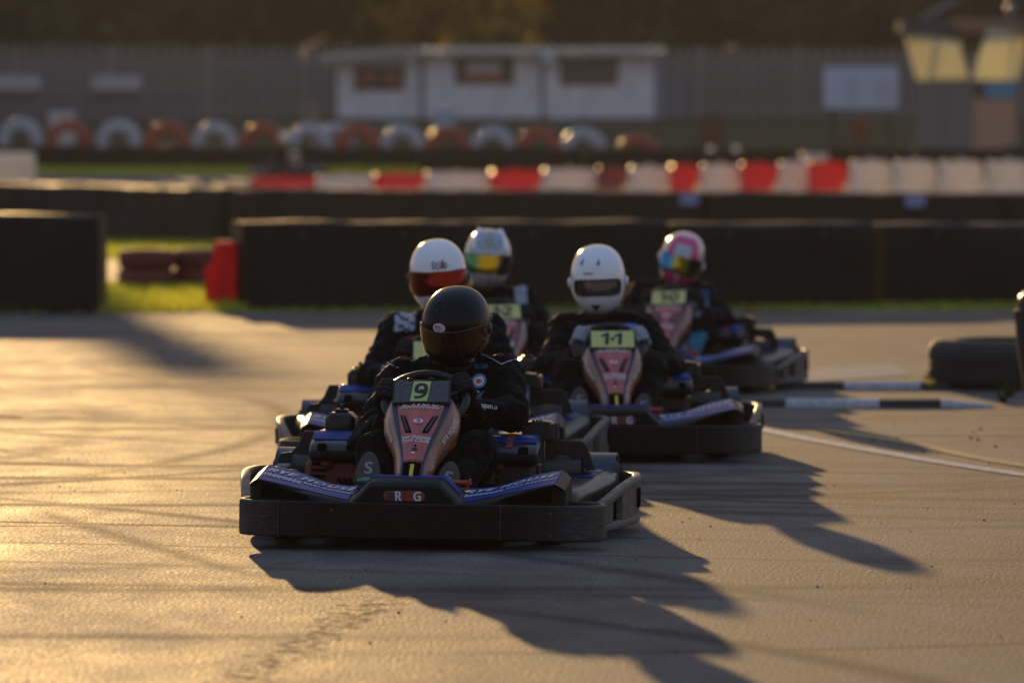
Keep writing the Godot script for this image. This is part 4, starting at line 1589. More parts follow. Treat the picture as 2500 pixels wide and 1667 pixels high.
func build_kart() -> Node3D:
	var K := thing("racing_kart", "kart", "go-kart", Transform3D(), "rental karts in the race")
	var g := Geo.new()
	# front bumper: a standing band that curls back at both ends
	var half := [0.50, -0.30, 0.575, -0.285, 0.622, -0.235, 0.640, -0.17, 0.632, -0.105, 0.60, -0.062, 0.55, -0.036, 0.46, -0.02, 0.34, -0.010, 0.17, -0.003]
	var path := PackedVector2Array()
	for i in range(0, half.size(), 2):
		path.append(Vector2(-half[i], half[i + 1]))
	path.append(Vector2(0, 0))
	for i in range(half.size() - 2, -1, -2):
		path.append(Vector2(half[i], half[i + 1]))
	var lo := PackedFloat32Array()
	var hi := PackedFloat32Array()
	for p in path:
		lo.append(0.042)
		hi.append(0.168)
	g.tint = BLACK
	g.band(path, lo, hi, 0.024, 0.006)
	# worn grey towards both ends
	for i in g.v.size():
		var w := smoothstep(0.40, 0.63, absf(g.v[i].x)) * (0.75 if g.v[i].x > 0 else 0.6)
		g.col[i] = BLACK.lerp(WORN, w)
	kp("front_bumper", g, M.plastic, K)
	for x in [-0.44, 0.345]:
		g = Geo.new()
		g.box(Vector3(x, 0.105, -0.002 if absf(x) < 0.4 else -0.004), Vector3(0.004, 0.124, 0.012))
		kp("bumper_seam", g, M.engine_dark, K)
	for q in [[-0.5, 0.075], [-0.3, 0.14], [0.05, 0.07], [0.22, 0.135], [0.47, 0.14], [0.47, 0.065]]:
		g = Geo.new()
		g.lathe(V2([0.0, 0.0, 0.007, 0.0, 0.007, 0.006, 0.0, 0.007]), 8, false, Transform3D(Basis(Vector3.RIGHT, PI / 2), Vector3(q[0], q[1], -0.3 * pow(absf(q[0]), 4.0))))
		kp("bumper_bolt", g, M.engine_dark, K)

	# front fairing: raised middle, two wings that climb outwards
	g = Geo.new()
	g.tint = Color(0.016, 0.016, 0.018)
	var rings := []
	for x in [-0.56, -0.545, -0.53, -0.48, -0.42, -0.36, -0.30, -0.25, -0.21, -0.20, -0.18, -0.15, -0.126, -0.10, -0.05, 0.0, 0.05, 0.10, 0.126, 0.15, 0.18, 0.20, 0.21, 0.25, 0.30, 0.36, 0.42, 0.48, 0.53, 0.545, 0.56]:
		var f := wing_front(x)
		var a := wing_at(x, 0.0)
		var b := wing_at(x, 1.0)
		var end := 0.03 if absf(x) > 0.555 else 0.008 if absf(x) > 0.54 else 0.0
		var zf := -0.045 - 0.06 * smoothstep(0.3, 0.56, absf(x))
		if absf(x) < 0.2:
			b = Vector3(x, wing_front(x) + 0.006, -0.15)
		rings.append(PackedVector3Array([Vector3(x, 0.11, zf - end), Vector3(x, f - 0.02 - end * 0.3, zf + 0.003 - end), Vector3(x, f - 0.008 - end * 0.3, minf(zf, a.z + 0.02) - end), a - Vector3(0, end * 0.3, end), b + Vector3(0, -end * 0.3, end), b + Vector3(0, -0.015, -0.008), Vector3(x, 0.11, b.z)]))
	g.loft(rings)
	kp("nose_cone", g, M.plastic, K, 30.0)
	# thin dark sheets low on the wings, painted shade in place of recesses
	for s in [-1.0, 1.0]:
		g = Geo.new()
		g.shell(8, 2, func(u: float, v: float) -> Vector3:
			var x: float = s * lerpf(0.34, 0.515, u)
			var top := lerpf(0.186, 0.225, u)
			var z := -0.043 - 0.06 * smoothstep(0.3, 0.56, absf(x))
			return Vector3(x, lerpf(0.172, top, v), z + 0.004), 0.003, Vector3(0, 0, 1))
		kp("recess_shade", g, M.hole, K)
	# blue upper faces
	for s in [-1.0, 1.0]:
		g = Geo.new()
		g.shell(14, 6, func(u: float, v: float) -> Vector3:
			return wing_at(s * lerpf(0.205, 0.525, u), lerpf(0.04, 0.98, v), 0.003), 0.004, Vector3.UP)
		var wing := kp("wing_panel", g, M.blue, K)
		g = Geo.new()
		var put := func(x: float, y: float) -> Vector3:
			var along: float = 0.36 + s * x
			return wing_at(s * along, clampf(0.60 + (y + 0.2 * x * 0.0) / 0.26, 0.02, 0.98), 0.006)
		g.lettering(letters("RYE HOUSE", 0.05), func(x: float, y: float) -> Vector3: return put.call((x + 0.3 * y) * 0.86 - 0.005 * s, y + 0.022), Vector3.UP)
		kp("lettering", g, M.decal_white, wing)
		g = Geo.new()
		g.lettering(letters("KART RACEWAY", 0.022), func(x: float, y: float) -> Vector3: return put.call(x * 0.8 + 0.075, y - 0.045), Vector3.UP)
		kp("lettering", g, M.decal_white, wing)
		g = Geo.new()
		g.begin()
		for a in 15:
			for b in 3:
				if (a + b) % 2 == 0:
					var x0 := -0.16 + 0.009 * a
					var y0 := -0.075 + 0.014 * b - 0.0007 * a
					g.quad(put.call(x0, y0), put.call(x0 + 0.009, y0), put.call(x0 + 0.009, y0 + 0.014), put.call(x0, y0 + 0.014))
		g.face(Vector3.UP)
		kp("checker", g, M.decal_white, wing)
		g = Geo.new()
		g.lettering(letters("LOCAL", 0.018), func(x: float, y: float) -> Vector3: return put.call(x - s * 0.0 + s * 0.11, y + 0.085), Vector3.UP)
		kp("lettering", g, M.decal_sky, wing)
	# blue top behind the raised middle
	g = Geo.new()
	rings = []
	for x in [-0.19, -0.13, -0.12, 0.12, 0.13, 0.19]:
		var y := curve_of(absf(x), [0.12, 0.13, 0.19], [0.252, 0.249, 0.192])
		rings.append(V3([x, y - 0.05, -0.152, x, y, -0.155, x, y + 0.002, -0.24, x, y - 0.05, -0.26]))
	g.loft(rings)
	kp("nose_top", g, M.blue, K, 30.0)
	# badge with letters
	g = Geo.new()
	var slot := PackedVector2Array()
	for k in 16:
		var a := TAU * k / 16.0
		slot.append(Vector2((0.055 if cos(a) > 0 else -0.055) + cos(a) * 0.019, sin(a) * 0.019))
	g.prism(slot, 0.0, 0.006, Transform3D(Basis(), Vector3(0, 0.19, -0.046)), 0.002)
	var badge := kp("badge", g, mat(lin(0.23, 0.03, 0.03), 0.4), K)
	for L in [["R", -0.022, M.decal_white], ["H", 0.012, mat(lin(0.16, 0.02, 0.02), 0.4)], ["G", 0.047, M.decal_white]]:
		g = Geo.new()
		g.lettering(letters(L[0], 0.032), func(x: float, y: float) -> Vector3: return Vector3(L[1] + x, 0.19 + y, -0.0385), Vector3(0, 0, 1))
		kp("letter", g, L[2], badge)
	g = Geo.new()
	g.prism(V2([-0.062, 0.176, -0.03, 0.176, -0.034, 0.204, -0.062, 0.204]), 0.0, 0.002, Transform3D(Basis(), Vector3(0, 0, -0.040)))
	kp("flag", g, M.navy, badge)

	# side pods and the standing rails outside them
	for s in [-1.0, 1.0]:
		g = Geo.new()
		g.tint = Color(0.075, 0.07, 0.068)
		rings = []
		for q in [[-0.50, 0.43, 0.535, 0.07, 0.150], [-0.515, 0.42, 0.555, 0.055, 0.176], [-0.56, 0.41, 0.575, 0.05, 0.192], [-0.75, 0.40, 0.60, 0.05, 0.200], [-0.95, 0.40, 0.63, 0.05, 0.214], [-1.10, 0.42, 0.655, 0.055, 0.226], [-1.20, 0.44, 0.655, 0.06, 0.228], [-1.23, 0.45, 0.64, 0.07, 0.215]]:
			var z: float = q[0]
			var yi: float = q[4] - 0.03
			rings.append(PackedVector3Array([Vector3(s * q[1], q[3], z), Vector3(s * q[1], yi, z), Vector3(s * (q[1] + 0.012), yi + 0.02, z), Vector3(s * (q[1] + 0.05), q[4], z), Vector3(s * (q[2] - 0.045), q[4], z), Vector3(s * (q[2] - 0.012), q[4] - 0.012, z), Vector3(s * q[2], q[4] - 0.045, z), Vector3(s * (q[2] - 0.02), q[3], z)]))
		g.loft(rings)
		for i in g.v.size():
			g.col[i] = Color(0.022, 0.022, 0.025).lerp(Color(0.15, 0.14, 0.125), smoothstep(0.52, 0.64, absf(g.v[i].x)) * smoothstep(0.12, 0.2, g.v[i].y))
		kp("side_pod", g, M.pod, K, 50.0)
		g = Geo.new()
		g.shell(6, 6, func(u: float, v: float) -> Vector3:
			var z := lerpf(-0.93, -1.19, v)
			var t := clampf((-z - 0.95) / 0.25, 0, 1)
			return Vector3(s * lerpf(0.40 + 0.04 * t + 0.055, 0.63 + 0.025 * t - 0.05, u), 0.2145 + 0.0145 * minf(1.0, t * 1.3) + 0.003, z), 0.004, Vector3.UP)
		var bl := kp("blue_panel", g, M.blue, K)
		g = Geo.new()
		g.lettering(letters("RYE HOUSE", 0.035), func(x: float, y: float) -> Vector3: return Vector3(s * 0.525 + x * 0.6, 0.2335, -1.07 - y), Vector3.UP)
		kp("lettering", g, M.decal_white, bl)
		# rail: rolled upper rim, lower strip and uprights with gaps between
		var rp := V2([0.50, -0.475, 0.565, -0.47, 0.605, -0.49, 0.625, -0.54, 0.645, -0.62, 0.665, -0.72, 0.688, -0.84, 0.705, -0.95, 0.718, -1.06, 0.722, -1.16, 0.71, -1.26, 0.67, -1.33, 0.61, -1.37])
		var tops := [0.135, 0.137, 0.138, 0.14, 0.152, 0.170, 0.192, 0.205, 0.212, 0.215, 0.217, 0.217, 0.215]
		var side := PackedVector2Array()
		for p in rp:
			side.append(Vector2(p.x * s, p.y))
		g = Geo.new()
		var sub := func(i0: int, i1: int, a: Callable, b: Callable, th: float) -> void:
			var pp := PackedVector2Array()
			var l := PackedFloat32Array()
			var h := PackedFloat32Array()
			for i in range(i0, i1 + 1):
				pp.append(side[i])
				l.append(a.call(i))
				h.append(b.call(i))
			g.band(pp, l, h, th, 0.006)
		sub.call(0, 12, func(i): return tops[i] - 0.032, func(i): return tops[i], 0.034)
		sub.call(0, 12, func(i): return 0.030 + 0.0012 * i, func(i): return 0.062 + 0.0012 * i, 0.026)
		sub.call(0, 3, func(i): return 0.055, func(i): return tops[i] - 0.026, 0.022)
		sub.call(4, 5, func(i): return 0.055, func(i): return tops[i] - 0.026, 0.022)
		sub.call(6, 12, func(i): return 0.055, func(i): return tops[i] - 0.026, 0.022)
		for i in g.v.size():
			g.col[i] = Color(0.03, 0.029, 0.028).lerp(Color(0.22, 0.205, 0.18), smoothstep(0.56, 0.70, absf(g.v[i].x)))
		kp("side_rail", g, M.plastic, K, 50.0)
		g = Geo.new()
		g.tint = Color(0.1, 0.095, 0.09)
		g.box(Vector3(s * 0.735, 0.135, -1.10), Vector3(0.012, 0.075, 0.05), 0.01)
		kp("rubber_pad", g, M.hole, K)
	# rear bumper
	g = Geo.new()
	path = V2([-0.60, -1.385, -0.62, -1.43, -0.60, -1.50, -0.52, -1.56, -0.40, -1.58, 0.40, -1.58, 0.52, -1.56, 0.60, -1.50, 0.62, -1.43, 0.60, -1.385])
	lo = PackedFloat32Array()
	hi = PackedFloat32Array()
	for p in path:
		lo.append(0.07)
		hi.append(0.215)
	g.tint = Color(0.06, 0.058, 0.055)
	g.band(path, lo, hi, 0.03, 0.008)
	kp("rear_bumper", g, M.plastic, K)

	# wheels
	for s in [-1.0, 1.0]:
		for f in 2:
			var R := 0.128 if f == 0 else 0.138
			var w := 0.125 if f == 0 else 0.18
			g = tyre_mesh(R, w, 0.066)
			var at := Transform3D(Basis(Vector3.BACK, PI / 2), Vector3(s * (0.475 if f == 0 else 0.56), R, -0.42 if f == 0 else -1.31))
			var wheel := part("wheel", rim_mesh(w), M.steel, K, 42.0, at.translated(OFF))
			part("tread", g, M.rubber, wheel)
		# guard over the rear tyre
		g = Geo.new()
		g.shell(10, 3, func(u: float, v: float) -> Vector3:
			var a := lerpf(-0.5, 2.3, u)
			return Vector3(s * lerpf(0.52, 0.635, v), 0.138 + sin(a) * 0.148, -1.31 + cos(a) * 0.148), 0.006, Vector3(0, 1, 0.5))
		kp("tyre_guard", g, M.navy, K, 50.0)

	# chassis
	g = Geo.new()
	g.box(Vector3(0, 0.055, -0.62), Vector3(0.66, 0.012, 0.98), 0.003)
	kp("floor_pan", g, M.matt_black, K)
	g = Geo.new()
	for s in [-1.0, 1.0]:
		g.tube(V3([s * 0.18, 0.07, -0.10, s * 0.30, 0.06, -0.30, s * 0.33, 0.06, -0.55, s * 0.34, 0.07, -1.0, s * 0.33, 0.10, -1.5]), 0.015, 8)
		g.tube(V3([s * 0.22, 0.13, -0.40, s * 0.42, 0.128, -0.42]), 0.012, 8)
		g.tube(V3([s * 0.34, 0.075, -0.6, s * 0.60, 0.085, -0.62]), 0.012, 6)
		g.tube(V3([s * 0.34, 0.075, -1.1, s * 0.64, 0.1, -1.12]), 0.012, 6)
	g.tube(V3([-0.5, 0.138, -1.31, 0.5, 0.138, -1.31]), 0.02, 10)
	g.tube(V3([-0.32, 0.08, -1.48, 0.32, 0.08, -1.48]), 0.014, 8)
	kp("frame", g, M.engine_dark, K)
	g = Geo.new()
	g.tube(V3([0, 0.12, -0.25, 0, 0.50, -0.60]), 0.013, 8)
	kp("steering_column", g, M.engine_dark, K)

	# seat shell
	g = Geo.new()
	g.shell(16, 10, func(u: float, v: float) -> Vector3:
		var a := lerpf(-1.0, 1.0, u)
		var w := lerpf(0.20, 0.215, v)
		var y := lerpf(0.055, 0.46, v * v * 0.5 + v * 0.5)
		var z := lerpf(-0.90, -1.36, pow(v, 0.75))
		var wrap := pow(absf(a), 2.4)
		return Vector3(sin(a * 1.45) * w, y + 0.14 * wrap * (1.0 - v), z + 0.20 * wrap * v), 0.006, Vector3(0, -0.6, -0.8))
	kp("seat", g, M.seat, K, 60.0)

	# steering wheel
	g = Geo.new()
	var wb := Basis(Vector3.RIGHT, Vector3(0, 0.66, -0.75), Vector3(0, 0.75, 0.66))
	var pts := PackedVector3Array()
	for k in 40:
		var a := TAU * k / 40.0
		var r := 0.148
		if sin(a) > 0.55:
			r = 0.148 - 0.012 * (sin(a) - 0.55)
		pts.append(Vector3(0, 0.5, -0.62) + wb * Vector3(cos(a) * r, sin(a) * r * 0.97, 0))
	g.tube(pts, 0.0145, 10, true)
	var sw := kp("steering_wheel", g, M.satin_black, K, 60.0)
	g = Geo.new()
	for a in [0.35, 2.8, 4.71]:
		g.tube(PackedVector3Array([Vector3(0, 0.5, -0.62), Vector3(0, 0.5, -0.62) + wb * Vector3(cos(a) * 0.145, sin(a) * 0.145, 0)]), 0.011, 6)
	g.box(Vector3(0, 0.505, -0.615), Vector3(0.11, 0.11, 0.03), 0.01, wb)
	kp("spokes", g, M.satin_black, sw)

	build_tower(K)
	for s in [-1.0, 1.0]:
		build_engine(K, s)

	# pedals with green and red bars
	for s in [-1.0, 1.0]:
		g = Geo.new()
		var x0: float = s * 0.065
		var x1: float = s * 0.205
		g.tube(V3([x0, 0.228, -0.27, x1, 0.228, -0.27]), 0.009, 10)
		var ped := kp("pedal", g, M.green_metal if s < 0 else M.red_metal, K)
		g = Geo.new()
		for x in [x0 + s * 0.008, x1 - s * 0.008]:
			g.tube(V3([x, 0.236, -0.27, x, 0.17, -0.265, x, 0.07, -0.30]), 0.006, 6)
		g.tube(V3([x0, 0.205, -0.268, x1, 0.205, -0.268]), 0.005, 6)
		for x in [x0, x1]:
			g.box(Vector3(x, 0.23, -0.27), Vector3(0.012, 0.024, 0.024), 0.004)
		kp("pedal_bracket", g, M.engine_dark if s < 0 else M.red_metal, ped)
	return K


func rim_mesh(w: float) -> Geo:
	var g := Geo.new()
	var h := w * 0.5
	g.lathe(V2([0.0, -0.02, 0.03, -0.02, 0.035, -h * 0.6, 0.062, -h * 0.75, 0.069, -h * 0.8, 0.069, h * 0.8, 0.062, h * 0.75, 0.035, h * 0.6, 0.03, 0.02, 0.0, 0.02]), 20)
	return g


func build_tower(K: Node3D) -> void:
	var g := Geo.new()
	var rings := []
	for k in 21:
		var t := k / 20.0
		var sw := curve_of(t, [0.0, 0.28, 0.38, 0.46, 0.54, 0.62, 0.75, 0.9, 1.0], [0.116, 0.142, 0.152, 0.166, 0.190, 0.214, 0.262, 0.276, 0.270]) * 0.5
		var back := curve_of(t, [0.0, 0.3, 0.75, 1.0], [0.05, 0.055, 0.085, 0.08])
		var ring := PackedVector3Array()
		for u in [-1.0, -0.5, 0.0, 0.5, 1.0]:
			ring.append(tower_at(u, t))
		var e := tower_at(1.0, t)
		var n := Vector3(0, 0.753, 0.659)
		ring.append(Vector3(lerpf(e.x, sw, 0.35), 0, 0) + Vector3(0, e.y, e.z) - n * 0.012)
		ring.append(Vector3(sw, e.y, e.z) - n * back * 0.75)
		ring.append(Vector3(sw - 0.006, e.y, e.z) - n * back * 1.35)
		ring.append(Vector3(-sw + 0.006, e.y, e.z) - n * back * 1.35)
		ring.append(Vector3(-sw, e.y, e.z) - n * back * 0.75)
		ring.append(Vector3(-lerpf(e.x, sw, 0.35), 0, 0) + Vector3(0, e.y, e.z) - n * 0.012)
		rings.append(ring)
	# rounded back over the top, behind the number plate
	var top: PackedVector3Array = rings[-1]
	for q in [[0.03, 0.9], [0.055, 0.72], [0.068, 0.4]]:
		var ring := PackedVector3Array()
		for p in top:
			ring.append(Vector3(p.x * q[1], p.y + q[0] * 0.35, p.z - q[0]))
		rings.append(ring)
	g.loft(rings)
	var body := kp("steering_fairing", g, M.brown_panel, K, 50.0)
	# red front panel between two dark edge strips
	g = Geo.new()
	g.shell(6, 18, func(u: float, v: float) -> Vector3: return tower_at(lerpf(-0.86, 0.86, u), lerpf(0.275, 0.985, v), 0.003), 0.004, Vector3(0, 0.75, 0.66))
	var front := kp("front_panel", g, M.red_panel, K, 50.0)
	for s in [-1.0, 1.0]:
		g = Geo.new()
		g.shell(2, 18, func(u: float, v: float) -> Vector3: return tower_at(s * lerpf(0.87, 1.06, u), lerpf(0.0, 0.99, v), 0.0035), 0.004, Vector3(0, 0.75, 0.66))
		kp("edge_strip", g, M.navy, body, 50.0)
		# slanted vents
		g = Geo.new()
		var vent := func(q: Geo, a: Vector2, b: Vector2, c: Vector2, d: Vector2) -> void:
			q.shell(4, 4, func(u: float, v: float) -> Vector3:
				var p := a.lerp(b, u).lerp(d.lerp(c, u), v)
				return tower_at(p.x, p.y, 0.0052), 0.003, Vector3(0, 0.75, 0.66))
		vent.call(g, Vector2(s * 0.78, 0.80), Vector2(s * 0.56, 0.78), Vector2(s * 0.28, 0.585), Vector2(s * 0.62, 0.595))
		kp("vent", g, M.hole, front)
		g = Geo.new()
		vent.call(g, Vector2(s * 0.74, 0.79), Vector2(s * 0.63, 0.78), Vector2(s * 0.42, 0.605), Vector2(s * 0.56, 0.61))
		for i in g.v.size():
			g.v[i] += Vector3(0, 0.753, 0.659) * 0.0012
		kp("vent_grille", g, M.navy, front)
		# lettering on the slanting flank
		g = Geo.new()
		g.lettering(letters("RYE HOUSE", 0.04), func(x: float, y: float) -> Vector3:
			var t: float = 0.72 + x * 0.95 * s
			var f := clampf(0.5 + y / 0.09, 0, 1)
			var e := tower_at(1.0, t)
			var sw := curve_of(t, [0.0, 0.28, 0.38, 0.46, 0.54, 0.62, 0.75, 0.9, 1.0], [0.116, 0.142, 0.152, 0.166, 0.190, 0.214, 0.262, 0.276, 0.270]) * 0.5
			var back := curve_of(t, [0.0, 0.3, 0.75, 1.0], [0.05, 0.055, 0.085, 0.08])
			var n := Vector3(0, 0.753, 0.659)
			var a := Vector3(sw, e.y, e.z) - n * back * 0.75
			var b := Vector3(lerpf(e.x, sw, 0.35), e.y, e.z) - n * 0.012
			var r := a.lerp(b, f * 0.85 + 0.08) + Vector3(0.7, 0.5, 0.45) * 0.004
			return Vector3(r.x * s, r.y, r.z), Vector3(s, 0.5, 0.5))
		kp("lettering", g, M.decal_white, body)
	# black insert with a yellow mark at the foot
	g = Geo.new()
	g.shell(3, 4, func(u: float, v: float) -> Vector3: return tower_at(lerpf(-0.8, 0.8, u), lerpf(0.01, 0.255, v), 0.003), 0.004, Vector3(0, 0.75, 0.66))
	var ins := kp("black_insert", g, M.hole, K)
	g = Geo.new()
	g.shell(2, 3, func(u: float, v: float) -> Vector3: return tower_at(lerpf(-0.14, 0.2, u), lerpf(0.055, 0.22, v), 0.0055), 0.002, Vector3(0, 0.75, 0.66))
	kp("yellow_mark", g, M.yellow_mark, ins)
	# print on the red panel
	var face := Vector3(0, 0.75, 0.66)
	var on := func(x: float, y: float, t0: float) -> Vector3:
		var t := t0 + y / 0.44
		var w := (tower_at(1.0, t) - tower_at(-1.0, t)).x * 0.5
		return tower_at(clampf(x / w, -0.85, 0.85), t, 0.0052)
	for q in [["RYE HOUSE", 0.026, 0.0, 0.93], ["Rye House", 0.0165, -0.004, 0.535], ["Kart Club", 0.0165, -0.004, 0.495]]:
		g = Geo.new()
		g.lettering(letters(q[0], q[1]), func(x: float, y: float) -> Vector3: return on.call((x + 0.3 * y) * (1.25 if q[3] > 0.9 else 1.0) + q[2], y, q[3]), face)
		kp("lettering", g, M.decal_white, front)
	g = Geo.new()
	g.begin()
	for a in 24:
		for b in 2:
			if (a + b) % 2 == 0:
				var x := -0.075 + 0.006 * a
				g.quad(on.call(x, 0.006 * b, 0.87), on.call(x + 0.006, 0.006 * b, 0.87), on.call(x + 0.006, 0.006 * b + 0.006, 0.87), on.call(x, 0.006 * b + 0.006, 0.87))
	g.face(face)
	kp("checker", g, M.decal_white, front)
	for q in [[0.018, 0.0125, 0.72, 0.0, M.decal_white, "club_logo"], [0.006, 0.006, 0.29 + 0.06, -0.002, M.decal_white, "small_logo"], [0.0045, 0.0045, 0.435, 0.002, M.hole, "bolt_hole"], [0.011, 0.0075, 0.395, 0.001, M.engine_dark, "round_catch"]]:
		g = Geo.new()
		g.begin()
		var ring := oval(q[0], q[1], 20)
		for i in 20:
			g.tri(on.call(q[3], 0.0, q[2]) + face * 0.0006, on.call(q[3] + ring[i].x, ring[i].y, q[2]) + face * 0.0006, on.call(q[3] + ring[(i + 1) % 20].x, ring[(i + 1) % 20].y, q[2]) + face * 0.0006)
		g.face(face)
		kp(q[5], g, q[4], front)
		if q[5] == "club_logo":
			g = Geo.new()
			g.lettering(letters("9", 0.02), func(x: float, y: float) -> Vector3: return on.call(x, y, 0.72) + face * 0.0012, face)
			kp("letter", g, M.decal_red, front)


func build_engine(K: Node3D, s: float) -> void:
	var cx := s * 0.285 if s > 0 else s * 0.345
	var g := Geo.new()
	g.box(Vector3(cx - 0.02, 0.17, -0.99), Vector3(0.22, 0.2, 0.24), 0.02)
	g.box(Vector3(cx - s * 0.09, 0.235, -0.87), Vector3(0.07, 0.12, 0.05), 0.012)
	var E := kp("engine", g, M.engine_red if s < 0 else M.engine_dark, K)
	g = Geo.new()
	for k in 4:
		g.box(Vector3(cx - 0.075, 0.205 + 0.022 * k, -0.866), Vector3(0.05, 0.010, 0.008))
	for k in 3:
		g.tube(V3([cx + 0.0 + 0.02 * k, 0.2, -0.85, cx + 0.05 + 0.01 * k, 0.13, -0.84]), 0.006, 6)
	kp("grille", g, M.hole, E)
	g = Geo.new()
	g.lathe(V2([0.0, 0.0, 0.022, 0.0, 0.022, 0.012, 0.012, 0.02, 0.0, 0.02]), 14, false, Transform3D(Basis(Vector3.RIGHT, PI / 2), Vector3(cx + s * 0.0 - 0.045, 0.25, -0.868)))
	kp("cap", g, M.engine_red, E)
	# moulded cover: upright lip, bulge with two holes, sloping blue top
	var prof := [[0.268, -0.822], [0.278, -0.802], [0.298, -0.792], [0.310, -0.793], [0.320, -0.800], [0.328, -0.812], [0.334, -0.828], [0.338, -0.842], [0.350, -0.866], [0.362, -0.90], [0.366, -0.95], [0.366, -1.10]]
	g = Geo.new()
	var rings := []
	for q in [[-0.107, 0.016, 0.034], [-0.102, 0.005, 0.010], [-0.09, 0.0, 0.0], [-0.045, -0.0015, -0.001], [0.0, -0.002, -0.002], [0.045, -0.0015, -0.001], [0.09, 0.0, 0.0], [0.102, 0.005, 0.010], [0.107, 0.016, 0.034]]:
		var ring := PackedVector3Array()
		for p in prof:
			ring.append(Vector3(cx + q[0], p[0] - q[1] * (1.0 if p[0] > 0.3 else 0.0), p[1] - q[2] * 0.8))
		ring.append(Vector3(cx + q[0], 0.268, -1.10))
		rings.append(ring)
	g.loft(rings)
	var C := kp("engine_cover", g, M.cover, K, 50.0)
	g = Geo.new()
	g.shell(8, 4, func(u: float, v: float) -> Vector3:
		return Vector3(cx + lerpf(-0.098, 0.098, u), curve_of(v, [0.0, 0.28, 0.65, 1.0], [0.340, 0.350, 0.3615, 0.3650]) + 0.0035, lerpf(-0.838, -0.93, v)), 0.003, Vector3(0, 1, 0.5))
	kp("blue_label", g, M.blue, C)
	if s > 0:
		g = Geo.new()
		g.shell(2, 8, func(u: float, v: float) -> Vector3:
			return Vector3(cx + lerpf(-0.015, 0.015, u) * (0.75 + 0.25 * v), curve_of(v, [0.0, 0.2, 0.35, 0.5, 0.7, 0.9, 1.0], [0.320, 0.328, 0.334, 0.339, 0.351, 0.3625, 0.3645]) + 0.0055, curve_of(v, [0.0, 0.2, 0.35, 0.5, 0.7, 0.9, 1.0], [-0.798, -0.811, -0.827, -0.841, -0.865, -0.90, -0.925])), 0.002, Vector3(0, 1, 0.5))
		kp("red_stripe", g, mat(lin(0.24, 0.05, 0.05), 0.45), C)
	for h in [-1.0, 1.0]:
		g = Geo.new()
		var hole := PackedVector2Array()
		for k in 20:
			var a := TAU * k / 20.0
			hole.append(Vector2(signf(cos(a)) * pow(absf(cos(a)), 0.6) * 0.0185, signf(sin(a)) * pow(absf(sin(a)), 0.6) * 0.0145))
		var ringp := PackedVector3Array()
		for p in hole:
			ringp.append(Vector3(cx + h * 0.054 + p.x * 1.08, 0.313 + p.y * 1.08, -0.789 - maxf(0.0, p.y + 0.002) * 0.8))
		g.tube(ringp, 0.0026, 6, true)
		kp("hole_rim", g, M.cover, C)
		g = Geo.new()
		g.begin()
		for i in 20:
			var a := hole[i]
			var b := hole[(i + 1) % 20]
			var z := func(p: Vector2) -> Vector3: return Vector3(cx + h * 0.054 + p.x, 0.313 + p.y, -0.7868 - maxf(0.0, p.y + 0.002) * 0.8)
			g.tri(z.call(Vector2.ZERO), z.call(a), z.call(b))
		g.face(Vector3(0, 0, 1))
		kp("air_hole", g, M.hole, C)
		g = Geo.new()
		g.begin()
		var ov := oval(0.024, 0.017, 18)
		for i in 18:
			var pl := func(p: Vector2) -> Vector3: return Vector3(cx + h * 0.062 + p.x, lerpf(0.3435, 0.3665, clampf(0.5 + p.y / 0.06, 0, 1)) + 0.0045, -0.882 - p.y)
			g.tri(pl.call(Vector2.ZERO), pl.call(ov[i]), pl.call(ov[(i + 1) % 18]))
		g.face(Vector3(0, 1, 0.5))
		if s < 0 and h < 0:
			continue
		kp("oval_sticker", g, M.decal_white if h < 0 or s < 0 else mat(lin(0.22, 0.23, 0.24), 0.5), C)
	# what stands above: a ribbed air box on the right, a fuel tank with a knob on the left
	if s > 0:
		g = Geo.new()
		g.prism(V2([-0.058, 0.345, 0.06, 0.345, 0.06, 0.39, 0.045, 0.412, 0.012, 0.416, -0.036, 0.412, -0.058, 0.39]), -1.10, -0.96, Transform3D(Basis(), Vector3(0.372, 0, 0)), 0.006)
		var ab := kp("air_box", g, M.satin_black, K)
		g = Geo.new()
		for k in 8:
			g.box(Vector3(0.435, 0.352 + 0.0075 * k, -1.03), Vector3(0.012, 0.0035, 0.12))
		for k in 3:
			g.box(Vector3(0.352 + 0.014 * k, 0.414, -1.0), Vector3(0.006, 0.012, 0.05))
		kp("rib", g, M.matt_black, ab)
		g = Geo.new()
		g.prism(V2([0.395, 0.25, 0.395, 0.345, 0.53, 0.343, 0.548, 0.328, 0.582, 0.235, 0.53, 0.237, 0.515, 0.262, 0.48, 0.288, 0.44, 0.292, 0.44, 0.25]), -1.035, -1.022, Transform3D(), 0.004)
		kp("heat_shield", g, M.satin_black, E)
	else:
		g = Geo.new()
		g.box(Vector3(-0.36, 0.385, -1.03), Vector3(0.11, 0.095, 0.13), 0.02)
		g.box(Vector3(-0.36, 0.438, -1.03), Vector3(0.05, 0.014, 0.05), 0.005)
		g.tube(V3([-0.36, 0.44, -1.03, -0.36, 0.463, -1.03]), 0.008, 8)
		kp("fuel_tank", g, M.satin_black, E, 60.0)
		g = Geo.new()
		g.prism(V2([-0.60, 0.245, -0.585, 0.278, -0.545, 0.284, -0.522, 0.31, -0.498, 0.362, -0.41, 0.362, -0.41, 0.235]), -1.035, -1.022, Transform3D(), 0.004)
		kp("heat_shield", g, M.satin_black, E)
		g = Geo.new()
		g.tube(V3([-0.425, 0.33, -1.0, -0.428, 0.22, -0.96]), 0.005, 6)
		g.tube(V3([-0.47, 0.29, -0.99, -0.44, 0.315, -0.99, -0.405, 0.325, -0.99]), 0.008, 6)
		kp("linkage", g, M.steel, E)
	g = Geo.new()
	g.tube(V3([s * 0.39, 0.235, -0.98, s * 0.53, 0.235, -0.99]), 0.042, 16)
